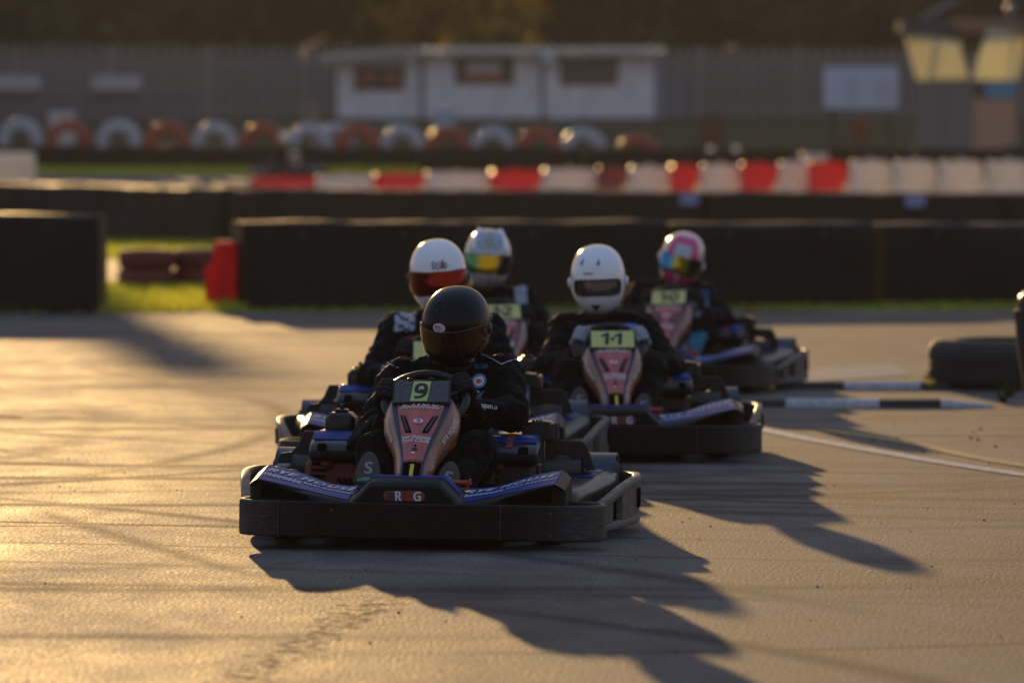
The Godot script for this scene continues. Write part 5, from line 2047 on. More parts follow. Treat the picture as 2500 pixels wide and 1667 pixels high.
	g.tube(V3([s * 0.53, 0.235, -0.99, s * 0.56, 0.22, -1.05]), 0.014, 8)
	kp("silencer", g, M.engine_dark, E)


func add_plate(K: Node3D, digits: String, style: int, turn := 0.0) -> void:
	# style 0: grey plate with a green square; 1: yellow green plate
	var b := Basis(Vector3(0, 0, 1), turn) * Basis(Vector3.RIGHT, deg_to_rad(-36.0))
	var at := Transform3D(b, Vector3(0, 0.533, -0.515)).translated(OFF)
	var g := Geo.new()
	g.box(Vector3.ZERO, Vector3(0.208, 0.104, 0.012), 0.004)
	var fr := part("number_plate", g, M.satin_black, K, 42.0, at)
	g = Geo.new()
	g.box(Vector3(0, 0, 0.005), Vector3(0.194, 0.090, 0.006), 0.001)
	part("plate_face", g, M.plate_grey if style == 0 else M.plate_yellow, fr)
	g = Geo.new()
	for x in [-0.045, 0.035]:
		g.box(Vector3(x, 0.053, 0.004), Vector3(0.02, 0.012, 0.014), 0.003)
	part("clip", g, M.satin_black, fr)
	if style == 0:
		g = Geo.new()
		g.prism(V2([-0.040, -0.042, 0.022, -0.042, 0.032, 0.042, -0.030, 0.042]), 0.0085, 0.0095)
		part("number_square", g, M.plate_green, fr)
	if digits:
		g = Geo.new()
		var h := 0.064 if style == 0 else 0.062
		var dx := -0.004 if style == 0 else 0.0
		g.lettering(letters(digits, h), func(x: float, y: float) -> Vector3: return Vector3(x * (1.15 if style == 0 else 1.25) + dx + 0.1 * y, y - 0.001, 0.0108), Vector3(0, 0, 1))
		part("digits", g, M.decal_dark, fr)
	g = Geo.new()
	g.lathe(V2([0.0, 0.0, 0.008, 0.0, 0.008, 0.005, 0.0, 0.007]), 10, false, Transform3D(Basis(Vector3.RIGHT, PI / 2), Vector3(0, -0.002, 0.010)))
	part("bolt", g, M.decal_dark, fr)


func kart_place(x: float, d: float, yaw: float) -> Transform3D:
	var b := Basis(Vector3.UP, deg_to_rad(yaw))
	return Transform3D(b, Vector3(x, 0, -d) + b * Vector3(0, 0, -0.95))


func copy_kart(K: Node3D, label: String, at: Transform3D) -> Node3D:
	var c := K.duplicate()
	c.name = numbered("racing_kart")
	add_child(c)
	c.transform = at
	c.set_meta("label", label)
	return c


# ---------------------------------------------------------------- drivers
func helmet_at(u: float, phi: float, grow := 0.0) -> Vector3:
	# u: azimuth from the front, phi: height angle; a full face shell, chin forward, open below
	var d := Vector3(sin(u) * cos(phi), sin(phi), cos(u) * cos(phi))
	var p := Vector3(d.x * 0.128, d.y * 0.145, d.z * 0.155)
	if p.z < 0.0:
		p.z *= 1.02
	# fuller sides than an ellipsoid
	var e := pow(pow(absf(d.x), 2.4) + pow(absf(d.y), 2.4) + pow(absf(d.z), 2.4), -1.0 / 2.4)
	p *= lerpf(1.0, e, 0.75)
	var low := smoothstep(0.02, -0.10, p.y)
	p.z += 0.020 * low * maxf(0.0, cos(u)) * cos(phi)
	p.x *= 1.0 - 0.10 * smoothstep(-0.03, -0.14, p.y)
	p.y = maxf(p.y, -0.142)
	return p + d * grow


func build_helmet(P: Node3D, at: Transform3D, kind: int) -> void:
	var ua := deg_to_rad(62.0 if kind != 3 else 52.0)
	var p0 := deg_to_rad(-20.0)
	var p1 := deg_to_rad(9.0 if kind != 3 else 5.0)
	var us := []
	for k in 11:
		us.append(-PI + (PI - ua) * k / 10.0)
	for k in range(1, 17):
		us.append(-ua + 2.0 * ua * k / 16.0)
	for k in range(1, 11):
		us.append(ua + (PI - ua) * k / 10.0)
	var ps := []
	for k in 7:
		ps.append(lerpf(deg_to_rad(-76), p0, k / 6.0))
	for k in range(1, 7):
		ps.append(lerpf(p0, p1, k / 6.0))
	for k in range(1, 15):
		ps.append(lerpf(p1, PI / 2, k / 14.0))
	var tint := func(u: float, p: float) -> Color:
		match kind:
			1: return Color(0.80, 0.83, 0.87)
			2:
				# silver shell with a pale blue crown and a gold centre mark
				if p > 0.45 and absf(u) < 0.09 / maxf(0.2, cos(p)) * 0.8 and p < 1.15: return Color(0.36, 0.27, 0.12)
				if p > 0.32 and p < 1.2 and absf(u) * cos(p) < 0.55: return Color(0.34, 0.42, 0.52) if fposmod(u * 3.0 + p * 2.0, 1.0) < 0.6 else Color(0.22, 0.28, 0.36)
				if p < -0.55: return Color(0.30, 0.29, 0.30) if fposmod(u * 5.0, 1.0) < 0.5 else Color(0.46, 0.45, 0.46)
				return Color(0.50, 0.51, 0.53)
			3: return Color(0.80, 0.84, 0.89)
			4:
				if p > 0.26 and p < 0.62 and absf(u) < 0.38: return Color(0.42, 0.48, 0.55)
				if p > 0.2 and p < 1.05 and absf(u) < 0.75 and not (p < 0.35 and absf(u) < 0.45): return Color(0.62, 0.03, 0.16)
				if p < -0.40 and p > -0.85 and absf(u) > 0.15 and absf(u) < 1.0: return Color(0.60, 0.03, 0.17)
				if p < -0.5: return Color(0.60, 0.25, 0.33)
				if u > 1.5: return Color(0.45, 0.05, 0.08)
				return Color(0.66, 0.52, 0.53)
		return Color(0.022, 0.022, 0.022)
	var g := Geo.new()
	g.begin()
	for i in us.size() - 1:
		for j in ps.size() - 1:
			var um: float = (us[i] + us[i + 1]) * 0.5
			var pm: float = (ps[j] + ps[j + 1]) * 0.5
			if absf(um) < ua and pm > p0 and pm < p1:
				continue
			g.tint = tint.call(um, pm)
			g.quad(helmet_at(us[i], ps[j]), helmet_at(us[i + 1], ps[j]), helmet_at(us[i + 1], ps[j + 1]), helmet_at(us[i], ps[j + 1]))
	# inner edge of the eye port and the lower opening
	g.tint = Color(0.02, 0.02, 0.02)
	var loop := PackedVector2Array()
	for k in 16: loop.append(Vector2(-ua + 2 * ua * k / 16.0, p0))
	for k in 6: loop.append(Vector2(ua, lerpf(p0, p1, k / 6.0)))
	for k in 16: loop.append(Vector2(ua - 2 * ua * k / 16.0, p1))
	for k in 6: loop.append(Vector2(-ua, lerpf(p1, p0, k / 6.0)))
	for k in loop.size():
		var a := loop[k]
		var b := loop[(k + 1) % loop.size()]
		g.quad(helmet_at(a.x, a.y), helmet_at(b.x, b.y), helmet_at(b.x, b.y, -0.03), helmet_at(a.x, a.y, -0.03))
	# faces away from the middle
	for i in range(g.mark, g.v.size(), 3):
		if (g.v[i + 1] - g.v[i]).cross(g.v[i + 2] - g.v[i]).dot(g.v[i]) < 0.0:
			g.flip(i)
	var H := part("helmet", g, M.shell_matt if kind == 0 else M.shell, P, 50.0, at)
	# rolled lower edge
	g = Geo.new()
	var rim := PackedVector3Array()
	for k in 40:
		rim.append(helmet_at(TAU * k / 40.0, deg_to_rad(-74)) * Vector3(1, 1, 1) + Vector3(0, -0.001, 0))
	g.tube(rim, 0.006, 6, true)
	part("edge_trim", g, M.lining, H, 60.0)
	# head inside: balaclava and the strip of face that the port shows
	g = Geo.new()
	var hp := V2([0.0, -0.15, 0.07, -0.14, 0.08, -0.10, 0.085, -0.05, 0.09, 0.0, 0.085, 0.05, 0.06, 0.085, 0.0, 0.10])
	g.lathe(hp, 24, false, Transform3D(Basis().scaled(Vector3(0.9, 1.0, 1.12)), Vector3(0, -0.01, 0.005)))
	part("balaclava", g, M.lining, H, 60.0)
	var face := Flesh.new()
	face.cell = 0.006
	face.blend = 0.012
	face.bone(Vector3(-0.03, -0.035, 0.075), Vector3(0.03, -0.035, 0.075), 0.034, 0.034)
	face.bone(Vector3(0, -0.02, 0.105), Vector3(0, -0.055, 0.122), 0.008, 0.012)
	face.bone(Vector3(-0.045, -0.012, 0.1), Vector3(-0.015, -0.010, 0.108), 0.007, 0.007)
	face.bone(Vector3(0.045, -0.012, 0.1), Vector3(0.015, -0.010, 0.108), 0.007, 0.007)
	face.bone(Vector3(-0.045, -0.05, 0.088), Vector3(-0.03, -0.055, 0.095), 0.018, 0.016)
	face.bone(Vector3(0.045, -0.05, 0.088), Vector3(0.03, -0.055, 0.095), 0.018, 0.016)
	part("face", face, M.skin, H)
	for s in [-1.0, 1.0]:
		g = Geo.new()
		g.lathe(V2([0.0, -0.008, 0.009, -0.005, 0.011, 0.0, 0.009, 0.005, 0.0, 0.008]), 12, false, Transform3D(Basis(Vector3.RIGHT, PI / 2), Vector3(s * 0.031, -0.028, 0.104)))
		part("eye", g, M.decal_dark, H, 60.0)
	# visor
	var va := deg_to_rad([84.0, 82.0, 74.0, 51.0, 70.0][kind] as float)
	var v0 := deg_to_rad([-24.5, -23.0, -23.0, -19.0, -22.0][kind] as float)
	var v1 := deg_to_rad([12.5, 11.0, 11.0, 4.5, 12.0][kind] as float)
	var film_and_reflections := func(uu: float, vv: float) -> Color:  # coating colours, with reflections painted in as gold, orange and dark areas
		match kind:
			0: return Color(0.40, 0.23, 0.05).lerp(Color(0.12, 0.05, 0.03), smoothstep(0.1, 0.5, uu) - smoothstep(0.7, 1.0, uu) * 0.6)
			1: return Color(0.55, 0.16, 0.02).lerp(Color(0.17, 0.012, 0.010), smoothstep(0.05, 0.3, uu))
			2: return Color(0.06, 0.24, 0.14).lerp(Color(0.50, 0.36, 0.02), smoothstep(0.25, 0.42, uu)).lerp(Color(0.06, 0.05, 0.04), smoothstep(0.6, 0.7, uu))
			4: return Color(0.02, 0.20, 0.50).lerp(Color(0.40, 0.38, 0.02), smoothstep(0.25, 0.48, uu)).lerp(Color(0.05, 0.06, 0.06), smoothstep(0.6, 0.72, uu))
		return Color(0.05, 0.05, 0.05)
	g = Geo.new()
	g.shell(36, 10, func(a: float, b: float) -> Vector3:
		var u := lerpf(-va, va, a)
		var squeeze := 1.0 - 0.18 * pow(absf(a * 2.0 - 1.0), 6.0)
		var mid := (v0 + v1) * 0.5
		return helmet_at(u, mid + (lerpf(v0, v1, b) - mid) * squeeze, 0.0045 if kind != 3 else -0.004), 0.003, Vector3(0, 0, 1), film_and_reflections)
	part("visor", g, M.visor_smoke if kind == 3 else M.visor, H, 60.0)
	if kind != 3:
		g = Geo.new()
		var lip := PackedVector3Array()
		for k in 29:
			var a := k / 28.0
			var sq := 1.0 - 0.18 * pow(absf(a * 2.0 - 1.0), 6.0)
			lip.append(helmet_at(lerpf(-va, va, a), (v0 + v1) * 0.5 + (v1 - v0) * 0.5 * sq, 0.006))
		g.tube(lip, 0.0016, 6)
		part("visor_edge", g, M.plate_grey, H, 60.0)
	# seal round the port, hinges
	g = Geo.new()
	var seal := PackedVector3Array()
	for k in 48:
		var a := TAU * k / 48.0
		var x := signf(cos(a)) * pow(absf(cos(a)), 0.35)
		var y := signf(sin(a)) * pow(absf(sin(a)), 0.5)
		seal.append(helmet_at(x * (va if kind != 3 else ua * 1.0), lerpf(v0, v1, 0.5 + 0.5 * y), 0.002))
	g.tube(seal, 0.0035 if kind != 3 else 0.005, 6, true)
	part("seal", g, M.satin_black if kind != 3 else M.lining, H, 60.0)
	for s in [-1.0, 1.0]:
		g = Geo.new()
		var c := helmet_at(s * deg_to_rad(86), deg_to_rad(-2), 0.002)
		g.lathe(V2([0.0, 0.0, 0.021, 0.0, 0.02, 0.006, 0.012, 0.010, 0.0, 0.011]), 16, false, Transform3D(Basis(Vector3.BACK, -s * PI / 2), c))
		part("hinge", g, M.satin_black if kind in [0, 1, 2] else M.shell, H)
	# marks
	var skin := func(u0: float, ph: float, x: float, y: float, lift: float) -> Vector3:
		return helmet_at(u0 + x / 0.15, ph + y / 0.145, lift)
	var disc := func(called: String, rx: float, ry: float, u0: float, ph: float, lift: float, m: Material) -> void:
		var q := Geo.new()
		q.begin()
		var ov := oval(rx, ry, 22)
		for i in 22:
			q.tri(skin.call(u0, ph, 0, 0, lift), skin.call(u0, ph, ov[i].x, ov[i].y, lift), skin.call(u0, ph, ov[(i + 1) % 22].x, ov[(i + 1) % 22].y, lift))
		q.face(helmet_at(u0, ph))
		part(called, q, m, H, 60.0)
	var write := func(s: String, h: float, u0: float, ph: float, lift: float, m: Material) -> void:
		var q := Geo.new()
		q.lettering(letters(s, h), func(x: float, y: float) -> Vector3: return skin.call(u0, ph, x, y, lift), helmet_at(u0, ph))
		part("lettering", q, m, H, 60.0)
	if kind == 0:
		var u0 := deg_to_rad(-11.0)
		var ph := deg_to_rad(18.5)
		disc.call("badge", 0.0300, 0.0165, u0, ph, 0.0062, M.decal_red)
		disc.call("badge", 0.0285, 0.0152, u0, ph, 0.0070, M.decal_white)
		write.call("BELL", 0.0125, u0, ph + 0.012, 0.0078, M.decal_red)
		write.call("HELMETS", 0.0042, u0, ph - 0.062, 0.0078, M.decal_dark)
		for q in [[-40, 45], [-8, 50], [-22, 42], [-2, 40], [-14, 36], [22, 38], [-28, 32], [-10, 28]]:
			disc.call("vent_rim", 0.0042, 0.0042, deg_to_rad(q[0]), deg_to_rad(q[1]), 0.0010, M.plate_grey)
			disc.call("vent_hole", 0.0026, 0.0026, deg_to_rad(q[0]), deg_to_rad(q[1]), 0.0018, M.hole)
		for q in [[66, 4, 0.011], [70, -4, 0.008], [64, -12, 0.006], [56, -20, 0.009], [50, -24, 0.008]]:
			disc.call("flower_mark", q[2], q[2], deg_to_rad(q[0]), deg_to_rad(q[1]), 0.008, M.lining)
			disc.call("flower_mark", q[2] * 0.45, q[2] * 0.45, deg_to_rad(q[0]), deg_to_rad(q[1]), 0.0088, M.plate_grey)
		write.call("26", 0.02, deg_to_rad(48.0), deg_to_rad(-37.0), 0.003, M.decal_white)
	elif kind == 1:
		write.call("Stil", 0.030, deg_to_rad(-1.0), deg_to_rad(21.0), 0.001, M.decal_dark)
		write.call("o", 0.030, deg_to_rad(16.0), deg_to_rad(21.0), 0.001, M.decal_dark)
		var q := Geo.new()
		q.begin()
		q.quad(skin.call(deg_to_rad(8.5), deg_to_rad(21.0), -0.006, -0.014, 0.0016), skin.call(deg_to_rad(8.5), deg_to_rad(21.0), 0.012, -0.014, 0.0016), skin.call(deg_to_rad(8.5), deg_to_rad(21.0), 0.012, 0.026, 0.0016), skin.call(deg_to_rad(8.5), deg_to_rad(21.0), -0.002, 0.012, 0.0016))
		q.face(Vector3(0, 0.3, 1))
		part("red_mark", q, M.decal_red, H)
		for a in [[-34.0, 0.008], [-14.0, 0.009], [0.0, 0.006], [14.0, 0.009], [34.0, 0.008]]:
			disc.call("chin_vent", a[1], 0.003 if a[0] != 0.0 else 0.009, deg_to_rad(a[0]), deg_to_rad(-33.0), 0.0012, M.lining)
		disc.call("chin_vent", 0.008, 0.0035, deg_to_rad(-12.0), deg_to_rad(-56.0), 0.0012, M.lining)
	elif kind == 3:
		for s in [-1.0, 1.0]:
			var q := Geo.new()
			q.begin()
			var u0 := deg_to_rad(-36.0 if s < 0 else 4.0)
			var ph := deg_to_rad(34.0)
			q.tri(skin.call(u0, ph, -0.012, -0.012, 0.0015), skin.call(u0, ph, 0.008, -0.016, 0.0015), skin.call(u0, ph, 0.009, 0.02, 0.0015))
			q.tri(skin.call(u0, ph, -0.012, -0.012, 0.0015), skin.call(u0, ph, 0.009, 0.02, 0.0015), skin.call(u0, ph, 0.0, 0.006, 0.0015))
			q.face(helmet_at(u0, ph))
			part("air_vent", q, M.lining, H)
		write.call("NEEDRA", 0.010, deg_to_rad(-18.0), deg_to_rad(15.0), 0.0012, M.decal_dark)
		var q2 := Geo.new()
		q2.begin()
		var A := [[-0.032, 0.014], [0.032, 0.014], [0.028, 0.004], [0.014, -0.010], [0.010, -0.020], [-0.010, -0.020], [-0.014, -0.010], [-0.028, 0.004]]
		for i in A.size():
			var b: Array = A[(i + 1) % A.size()]
			q2.tri(skin.call(deg_to_rad(-6.0), deg_to_rad(-41.0), 0, 0, 0.0015), skin.call(deg_to_rad(-6.0), deg_to_rad(-41.0), A[i][0], A[i][1], 0.0015), skin.call(deg_to_rad(-6.0), deg_to_rad(-41.0), b[0], b[1], 0.0015))
		q2.face(helmet_at(0, deg_to_rad(-40)))
		part("chin_vent", q2, M.lining, H)
	elif kind == 2:
		for s in [-1.0, 1.0]:
			var q := Geo.new()
			q.tube(PackedVector3Array([helmet_at(s * 0.75, 0.35, 0.004), helmet_at(s * 0.8, 0.7, 0.008), helmet_at(s * 1.0, 1.0, 0.008), helmet_at(s * 1.6, 1.15, 0.004)]), 0.01, 6)
			part("spoiler_ridge", q, M.shell, H, 60.0)


func hand_mesh(mirror: float) -> ArrayMesh:
	# a gloved hand closed round a bar that runs along x; wrist behind at -z, back of the hand at +y
	var f := Flesh.new()
	f.cell = 0.0036
	f.blend = 0.008
	var w := Vector3(0.0, 0.006, -0.095)
	var m := func(v: Vector3) -> Vector3: return Vector3(v.x * mirror, v.y, v.z)
	f.bone(w + Vector3(0, -0.004, -0.035), w, 0.030, 0.027)
	var fx := [0.034, 0.012, -0.010, -0.031]
	var len := [0.95, 1.05, 1.0, 0.82]
	for k in 4:
		var x: float = fx[k]
		var L: float = len[k]
		f.bone(m.call(w + Vector3(x * 0.45, 0, 0)), m.call(Vector3(x, 0.029, -0.018)), 0.017, 0.0135)
		f.bone(m.call(Vector3(x, 0.029, -0.018)), m.call(Vector3(x * 1.02, 0.024 * L, 0.021 * L)), 0.0118, 0.0105)
		f.bone(m.call(Vector3(x * 1.02, 0.024 * L, 0.021 * L)), m.call(Vector3(x * 1.0, -0.006, 0.030 * L)), 0.0104, 0.0096)
		f.bone(m.call(Vector3(x, -0.006, 0.030 * L)), m.call(Vector3(x * 0.98, -0.024, 0.016)), 0.0096, 0.0086)
	f.bone(m.call(w + Vector3(0.012, -0.004, 0.012)), m.call(Vector3(0.042, -0.006, -0.036)), 0.018, 0.0125)
	f.bone(m.call(Vector3(0.042, -0.006, -0.036)), m.call(Vector3(0.050, -0.026, -0.008)), 0.0118, 0.0105)
	f.bone(m.call(Vector3(0.050, -0.026, -0.008)), m.call(Vector3(0.040, -0.030, 0.014)), 0.0105, 0.009)
	return f.build()


func wheel_spot(a: float) -> Transform3D:
	var wb := Basis(Vector3.RIGHT, Vector3(0, 0.66, -0.75), Vector3(0, 0.75, 0.66))
	var t := (wb * Vector3(-sin(a), cos(a), 0)).normalized()
	var r := (wb * Vector3(cos(a), sin(a), 0)).normalized()
	return Transform3D(Basis(-t, r, wb.z.normalized()), Vector3(0, 0.5, -0.62) + r * 0.148)


func near_front(mesh: ArrayMesh, x: float, y: float, z_far: float) -> float:
	var P: PackedVector3Array = mesh.surface_get_arrays(0)[Mesh.ARRAY_VERTEX]
	var best := z_far
	for p in P:
		if absf(p.x - x) < 0.014 and absf(p.y - y) < 0.014:
			best = maxf(best, p.z)
	return best


var hands := []


func build_driver(label: String, kart: Transform3D, d: Dictionary) -> Node3D:
	var seat := Vector3(0, 0.06, -1.12)
	var root := thing("person", label, "person", kart * Transform3D(Basis(), seat + OFF), "kart drivers")
	var at := Transform3D(Basis(), -seat)
	var head: Vector3 = d.head
	var sl: Vector3 = d.shoulder[0]
	var sr: Vector3 = d.shoulder[1]
	var neck := (sl + sr) * 0.5 + Vector3(0, 0.045, 0.0)
	var hip := Vector3(0, 0.185, -1.10)
	var chest := hip.lerp(neck, 0.66) + Vector3(0, 0, 0.02)
	var side := (sr - sl).normalized()
	var B := Flesh.new()
	B.cell = d.get("cell", 0.0125)
	B.blend = 0.038
	B.fold = 0.017
	B.fold_scale = Vector3(1.0, 0.7, 1.0)
	B.noise.seed = d.get("seed", 3)
	B.noise.frequency = 14.0
	B.noise.fractal_octaves = 2
	B.bone(hip - Vector3(0.085, 0, 0), hip + Vector3(0.085, 0, 0), 0.105, 0.105)
	B.bone(hip, chest, 0.135, 0.135)
	B.bone(chest - side * 0.075, chest + side * 0.075, 0.125, 0.125)
	B.bone(chest, neck - Vector3(0, 0.02, 0), 0.125, 0.085)
	B.bone(neck - Vector3(0, 0.02, 0), sl, 0.072, 0.070)
	B.bone(neck - Vector3(0, 0.02, 0), sr, 0.072, 0.070)
	B.bone(neck, head + Vector3(0, -0.08, -0.02), 0.068, 0.066)
	var spots := [wheel_spot(d.grip[0]), wheel_spot(d.grip[1])]
	var knees: Array = d.get("knee", [Vector3(-0.20, 0.375, -0.62), Vector3(0.185, 0.385, -0.62)])
	var ankles := [Vector3(-0.165, 0.175, -0.40), Vector3(0.12, 0.160, -0.39)]
	for k in 2:
		var s: Vector3 = [sl, sr][k]
		var e: Vector3 = d.elbow[k]
		var w: Vector3 = spots[k] * Vector3(0, 0.004, -0.112)
		B.bone(s, e, 0.071, 0.055)
		B.bone(e, w, 0.055, 0.040)
		B.bone(hip + Vector3([-0.085, 0.085][k], 0, 0.03), knees[k], 0.092, 0.070)
		B.bone(knees[k], ankles[k], 0.064, 0.048)
	var base := Color(0.0075, 0.0070, 0.0068)
	var paint = d.get("paint")
	B.tint_fn = func(p: Vector3) -> Color:
		if paint != null:
			var c: Variant = paint.call(p)
			if c != null:
				return c
		return base
	var bm := B.build()
	part("body", bm, M.suit, root, 42.0, at)
	d.mesh = bm
	# collar
	var g := Geo.new()
	var pts := PackedVector3Array()
	for k in 24:
		var a := TAU * k / 24.0
		pts.append(neck.lerp(head, 0.16) + Vector3(cos(a) * 0.080, 0.012 * sin(a * 2.0), sin(a) * 0.080))
	g.tube(pts, 0.016, 8, true)
	part("collar", g, M.lining, root, 60.0, at)
	if hands.is_empty():
		hands = [hand_mesh(1.0), hand_mesh(-1.0)]
	for k in 2:
		var glove := part("glove", hands[k], d.glove, root, 42.0, at * spots[k])
		g = Geo.new()
		g.tube(V3([0, 0.0, -0.108, 0, 0.0, -0.128]), 0.036, 14)
		part("cuff", g, d.get("cuff", M.lining), glove)
	# shoes with the soles towards the camera
	for k in 2:
		var x: float = [-0.165, 0.115][k]
		var top: float = [0.33, 0.302][k]
		var tilt := Basis(Vector3.RIGHT, deg_to_rad(-14.0)) * Basis(Vector3.BACK, [-0.04, -0.16][k] as float)
		var sole := PackedVector2Array()
		for i in 28:
			var a := TAU * i / 28.0
			var yy := sin(a)
			sole.append(Vector2(cos(a) * (0.047 - 0.008 * smoothstep(0.2, -0.6, yy)), yy * 0.115))
		var F := Flesh.new()
		F.cell = 0.008
		F.blend = 0.02
		F.bone(Vector3(0, -0.075, -0.045), Vector3(0, 0.02, -0.05), 0.036, 0.036)
		F.bone(Vector3(0, 0.02, -0.045), Vector3(0, 0.075, -0.028), 0.038, 0.028)
		F.bone(Vector3(0, -0.07, -0.05), Vector3(0, -0.045, -0.12), 0.038, 0.042)
		var xf := at * Transform3D(tilt, Vector3(x, top - 0.112, -0.292))
		var shoe := part("shoe", F, M.shoe, root, 42.0, xf)
		g = Geo.new()
		g.prism(sole, -0.016, 0.0, Transform3D(), 0.004)
		part("sole", g, M.sole, shoe)
		g = Geo.new()
		g.lettering(letters("S", 0.042), func(xx: float, yy: float) -> Vector3: return Vector3(xx * 1.15, yy + 0.055, 0.0012), Vector3(0, 0, 1))
		g.box(Vector3(0, 0.018, 0.0), Vector3(0.034, 0.006, 0.002))
		part("sole_emblem", g, M.emblem, shoe)
	# helmet
	var hb := Basis.from_euler(Vector3(deg_to_rad(d.turn[1]), deg_to_rad(d.turn[0]), deg_to_rad(d.turn[2])))
	build_helmet(root, at * Transform3D(hb * Basis().scaled(Vector3(0.97, 1.0, 0.97) if d.helmet == 0 else Vector3(1.0, 1.14, 1.02)), head), d.helmet)
	d.at = at
	return root


func karts() -> void:
	var K := build_kart()
	var places := [kart_place(-0.385, 19.85, -6.2), kart_place(-0.345, 24.0, -2.0), kart_place(0.0, 29.5, 6.0), kart_place(0.48, 25.3, 2.6), kart_place(0.82, 32.3, -9.7), kart_place(-4.4, 119.0, 20.0)]
	places[5].origin.y = rise(119.0)
	places[0].basis = places[0].basis * Basis(Vector3.BACK, deg_to_rad(-0.7))
	var texts := [
		"leading kart with a grey number plate reading 9",
		"kart half hidden behind the leading kart, blue pods at its left, plain green plate",
		"kart in the middle rear with a yellow plate reading 12, under the silver helmet",
		"kart with a yellow plate reading 11 at the right",
		"rearmost kart at the far right, turning in, driver with the pink helmet",
		"blurred distant kart beyond the red and white barriers",
	]
	for k in range(1, 6):
		var c := copy_kart(K, texts[k], places[k])
		add_plate(c, ["", "", "12", "11", "10", ""][k], 1, [0.0, 0.03, 0.02, 0.0, 0.04, 0.0][k])
	K.transform = places[0]
	K.set_meta("label", texts[0])
	add_plate(K, "9", 0, 0.025)
	# the bumper of the leading kart hangs a little to one side
	for o in K.get_children():
		if o.name.begins_with("front_bumper") or o.name.begins_with("bumper_bolt"):
			o.position.x += 0.05

	# the leading driver, bent over the wheel, looking down to the left
	var white := Color(0.42, 0.44, 0.48)
	var d := {
		"head": Vector3(0.060, 0.755, -1.04), "turn": [-8.0, 19.0, 1.0], "helmet": 0, "seed": 4,
		"shoulder": [Vector3(-0.16, 0.55, -1.12), Vector3(0.225, 0.57, -1.12)],
		"elbow": [Vector3(-0.265, 0.31, -0.86), Vector3(0.285, 0.435, -0.94)],
		"grip": [2.9, 0.52], "glove": M.glove_black, "cuff": M.decal_red, "cell": 0.0105,
		"knee": [Vector3(-0.175, 0.315, -0.62), Vector3(0.19, 0.325, -0.62)],
	}
	var P := build_driver("driver in matt black helmet and black suit, bent over the wheel in front", places[0], d)
	front_marks(P, d)
	d = {
		"head": Vector3(-0.022, 0.838, -1.16), "turn": [3.0, 4.0, 4.0], "helmet": 1, "seed": 9,
		"shoulder": [Vector3(-0.205, 0.60, -1.17), Vector3(0.195, 0.60, -1.17)],
		"elbow": [Vector3(-0.315, 0.40, -0.94), Vector3(0.31, 0.40, -0.94)],
		"grip": [2.85, 0.3], "glove": M.glove_black, "cuff": M.decal_red,
		"paint": func(p: Vector3) -> Variant:
			if absf(absf(p.x) - 0.165) < 0.045 and p.y > 0.595 and p.z > -1.17: return Color(0.42, 0.46, 0.56) if fposmod((p.x + p.y * 1.7) * 14.0, 1.0) > 0.3 else Color(0.05, 0.06, 0.12)
			if absf(p.x) < 0.16 and p.y > 0.38 and p.y < 0.575 and p.z > -1.16: return Color(0.38, 0.012, 0.016)
			return null,
	}
	P = build_driver("driver in a black and red suit and white helmet with a red visor", places[1], d)
	sleeve_text(P, d, "OSC", 0, 0.026)
	d = {
		"head": Vector3(-0.012, 0.800, -1.14), "turn": [-4.0, 2.0, -4.0], "helmet": 2, "seed": 12,
		"shoulder": [Vector3(-0.21, 0.575, -1.16), Vector3(0.19, 0.575, -1.16)],
		"elbow": [Vector3(-0.31, 0.40, -0.94), Vector3(0.31, 0.41, -0.94)],
		"grip": [2.9, 0.25], "glove": M.glove_black,
		"paint": func(p: Vector3) -> Variant:
			if absf(absf(p.x) - 0.165) < 0.035 and p.y > 0.565 and p.z > -1.15: return Color(0.34, 0.37, 0.46)
			return null,
	}
	build_driver("driver in a black suit and silver helmet with a yellow visor", places[2], d)
	d = {
		"head": Vector3(-0.028, 0.790, -1.14), "turn": [-5.0, 4.0, 2.0], "helmet": 3, "seed": 21,
		"shoulder": [Vector3(-0.18, 0.56, -1.16), Vector3(0.185, 0.56, -1.16)],
		"elbow": [Vector3(-0.27, 0.39, -0.92), Vector3(0.30, 0.385, -0.92)],
		"grip": [2.72, 0.42], "glove": M.glove_grey, "cuff": M.glove_grey,
	}
	P = build_driver("driver in a black suit with grey gloves and plain white helmet", places[3], d)
	var mm := d.mesh as ArrayMesh
	for q in [["blue_patch", 0.115, 0.575, 0.045, 0.018, M.decal_blue], ["badge", -0.075, 0.565, 0.02, 0.022, M.decal_sky]]:
		var z := near_front(mm, q[1], q[2], -1.12)
		var g := Geo.new()
		g.prism(oval(q[3], q[4], 16), 0.0, 0.004, Transform3D(Basis(Vector3.RIGHT, -0.6), Vector3(q[1], q[2], z + 0.004)), 0.001)
		part(q[0], g, q[5], P, 42.0, d.at)
	d = {
		"head": Vector3(-0.01, 0.742, -1.12), "turn": [4.0, 6.0, -15.0], "helmet": 4, "seed": 30,
		"shoulder": [Vector3(-0.25, 0.545, -1.14), Vector3(0.12, 0.53, -1.16)],
		"elbow": [Vector3(-0.34, 0.41, -0.93), Vector3(0.27, 0.39, -0.93)],
		"grip": [2.8, 0.35], "glove": M.glove_black,
		"paint": func(p: Vector3) -> Variant:
			if p.x > 0.06 and p.x < 0.17 and p.y > 0.42 and p.y < 0.57 and p.z > -1.1: return Color(0.05, 0.10, 0.17) if p.y > 0.5 else Color(0.25, 0.27, 0.33)
			if absf(p.x - 0.17) < 0.05 and p.y < 0.34 and p.z > -0.6: return Color(0.04, 0.18, 0.26)
			return null,
	}
	build_driver("driver in a black and blue suit, pink and white helmet tilted to one side", places[4], d)
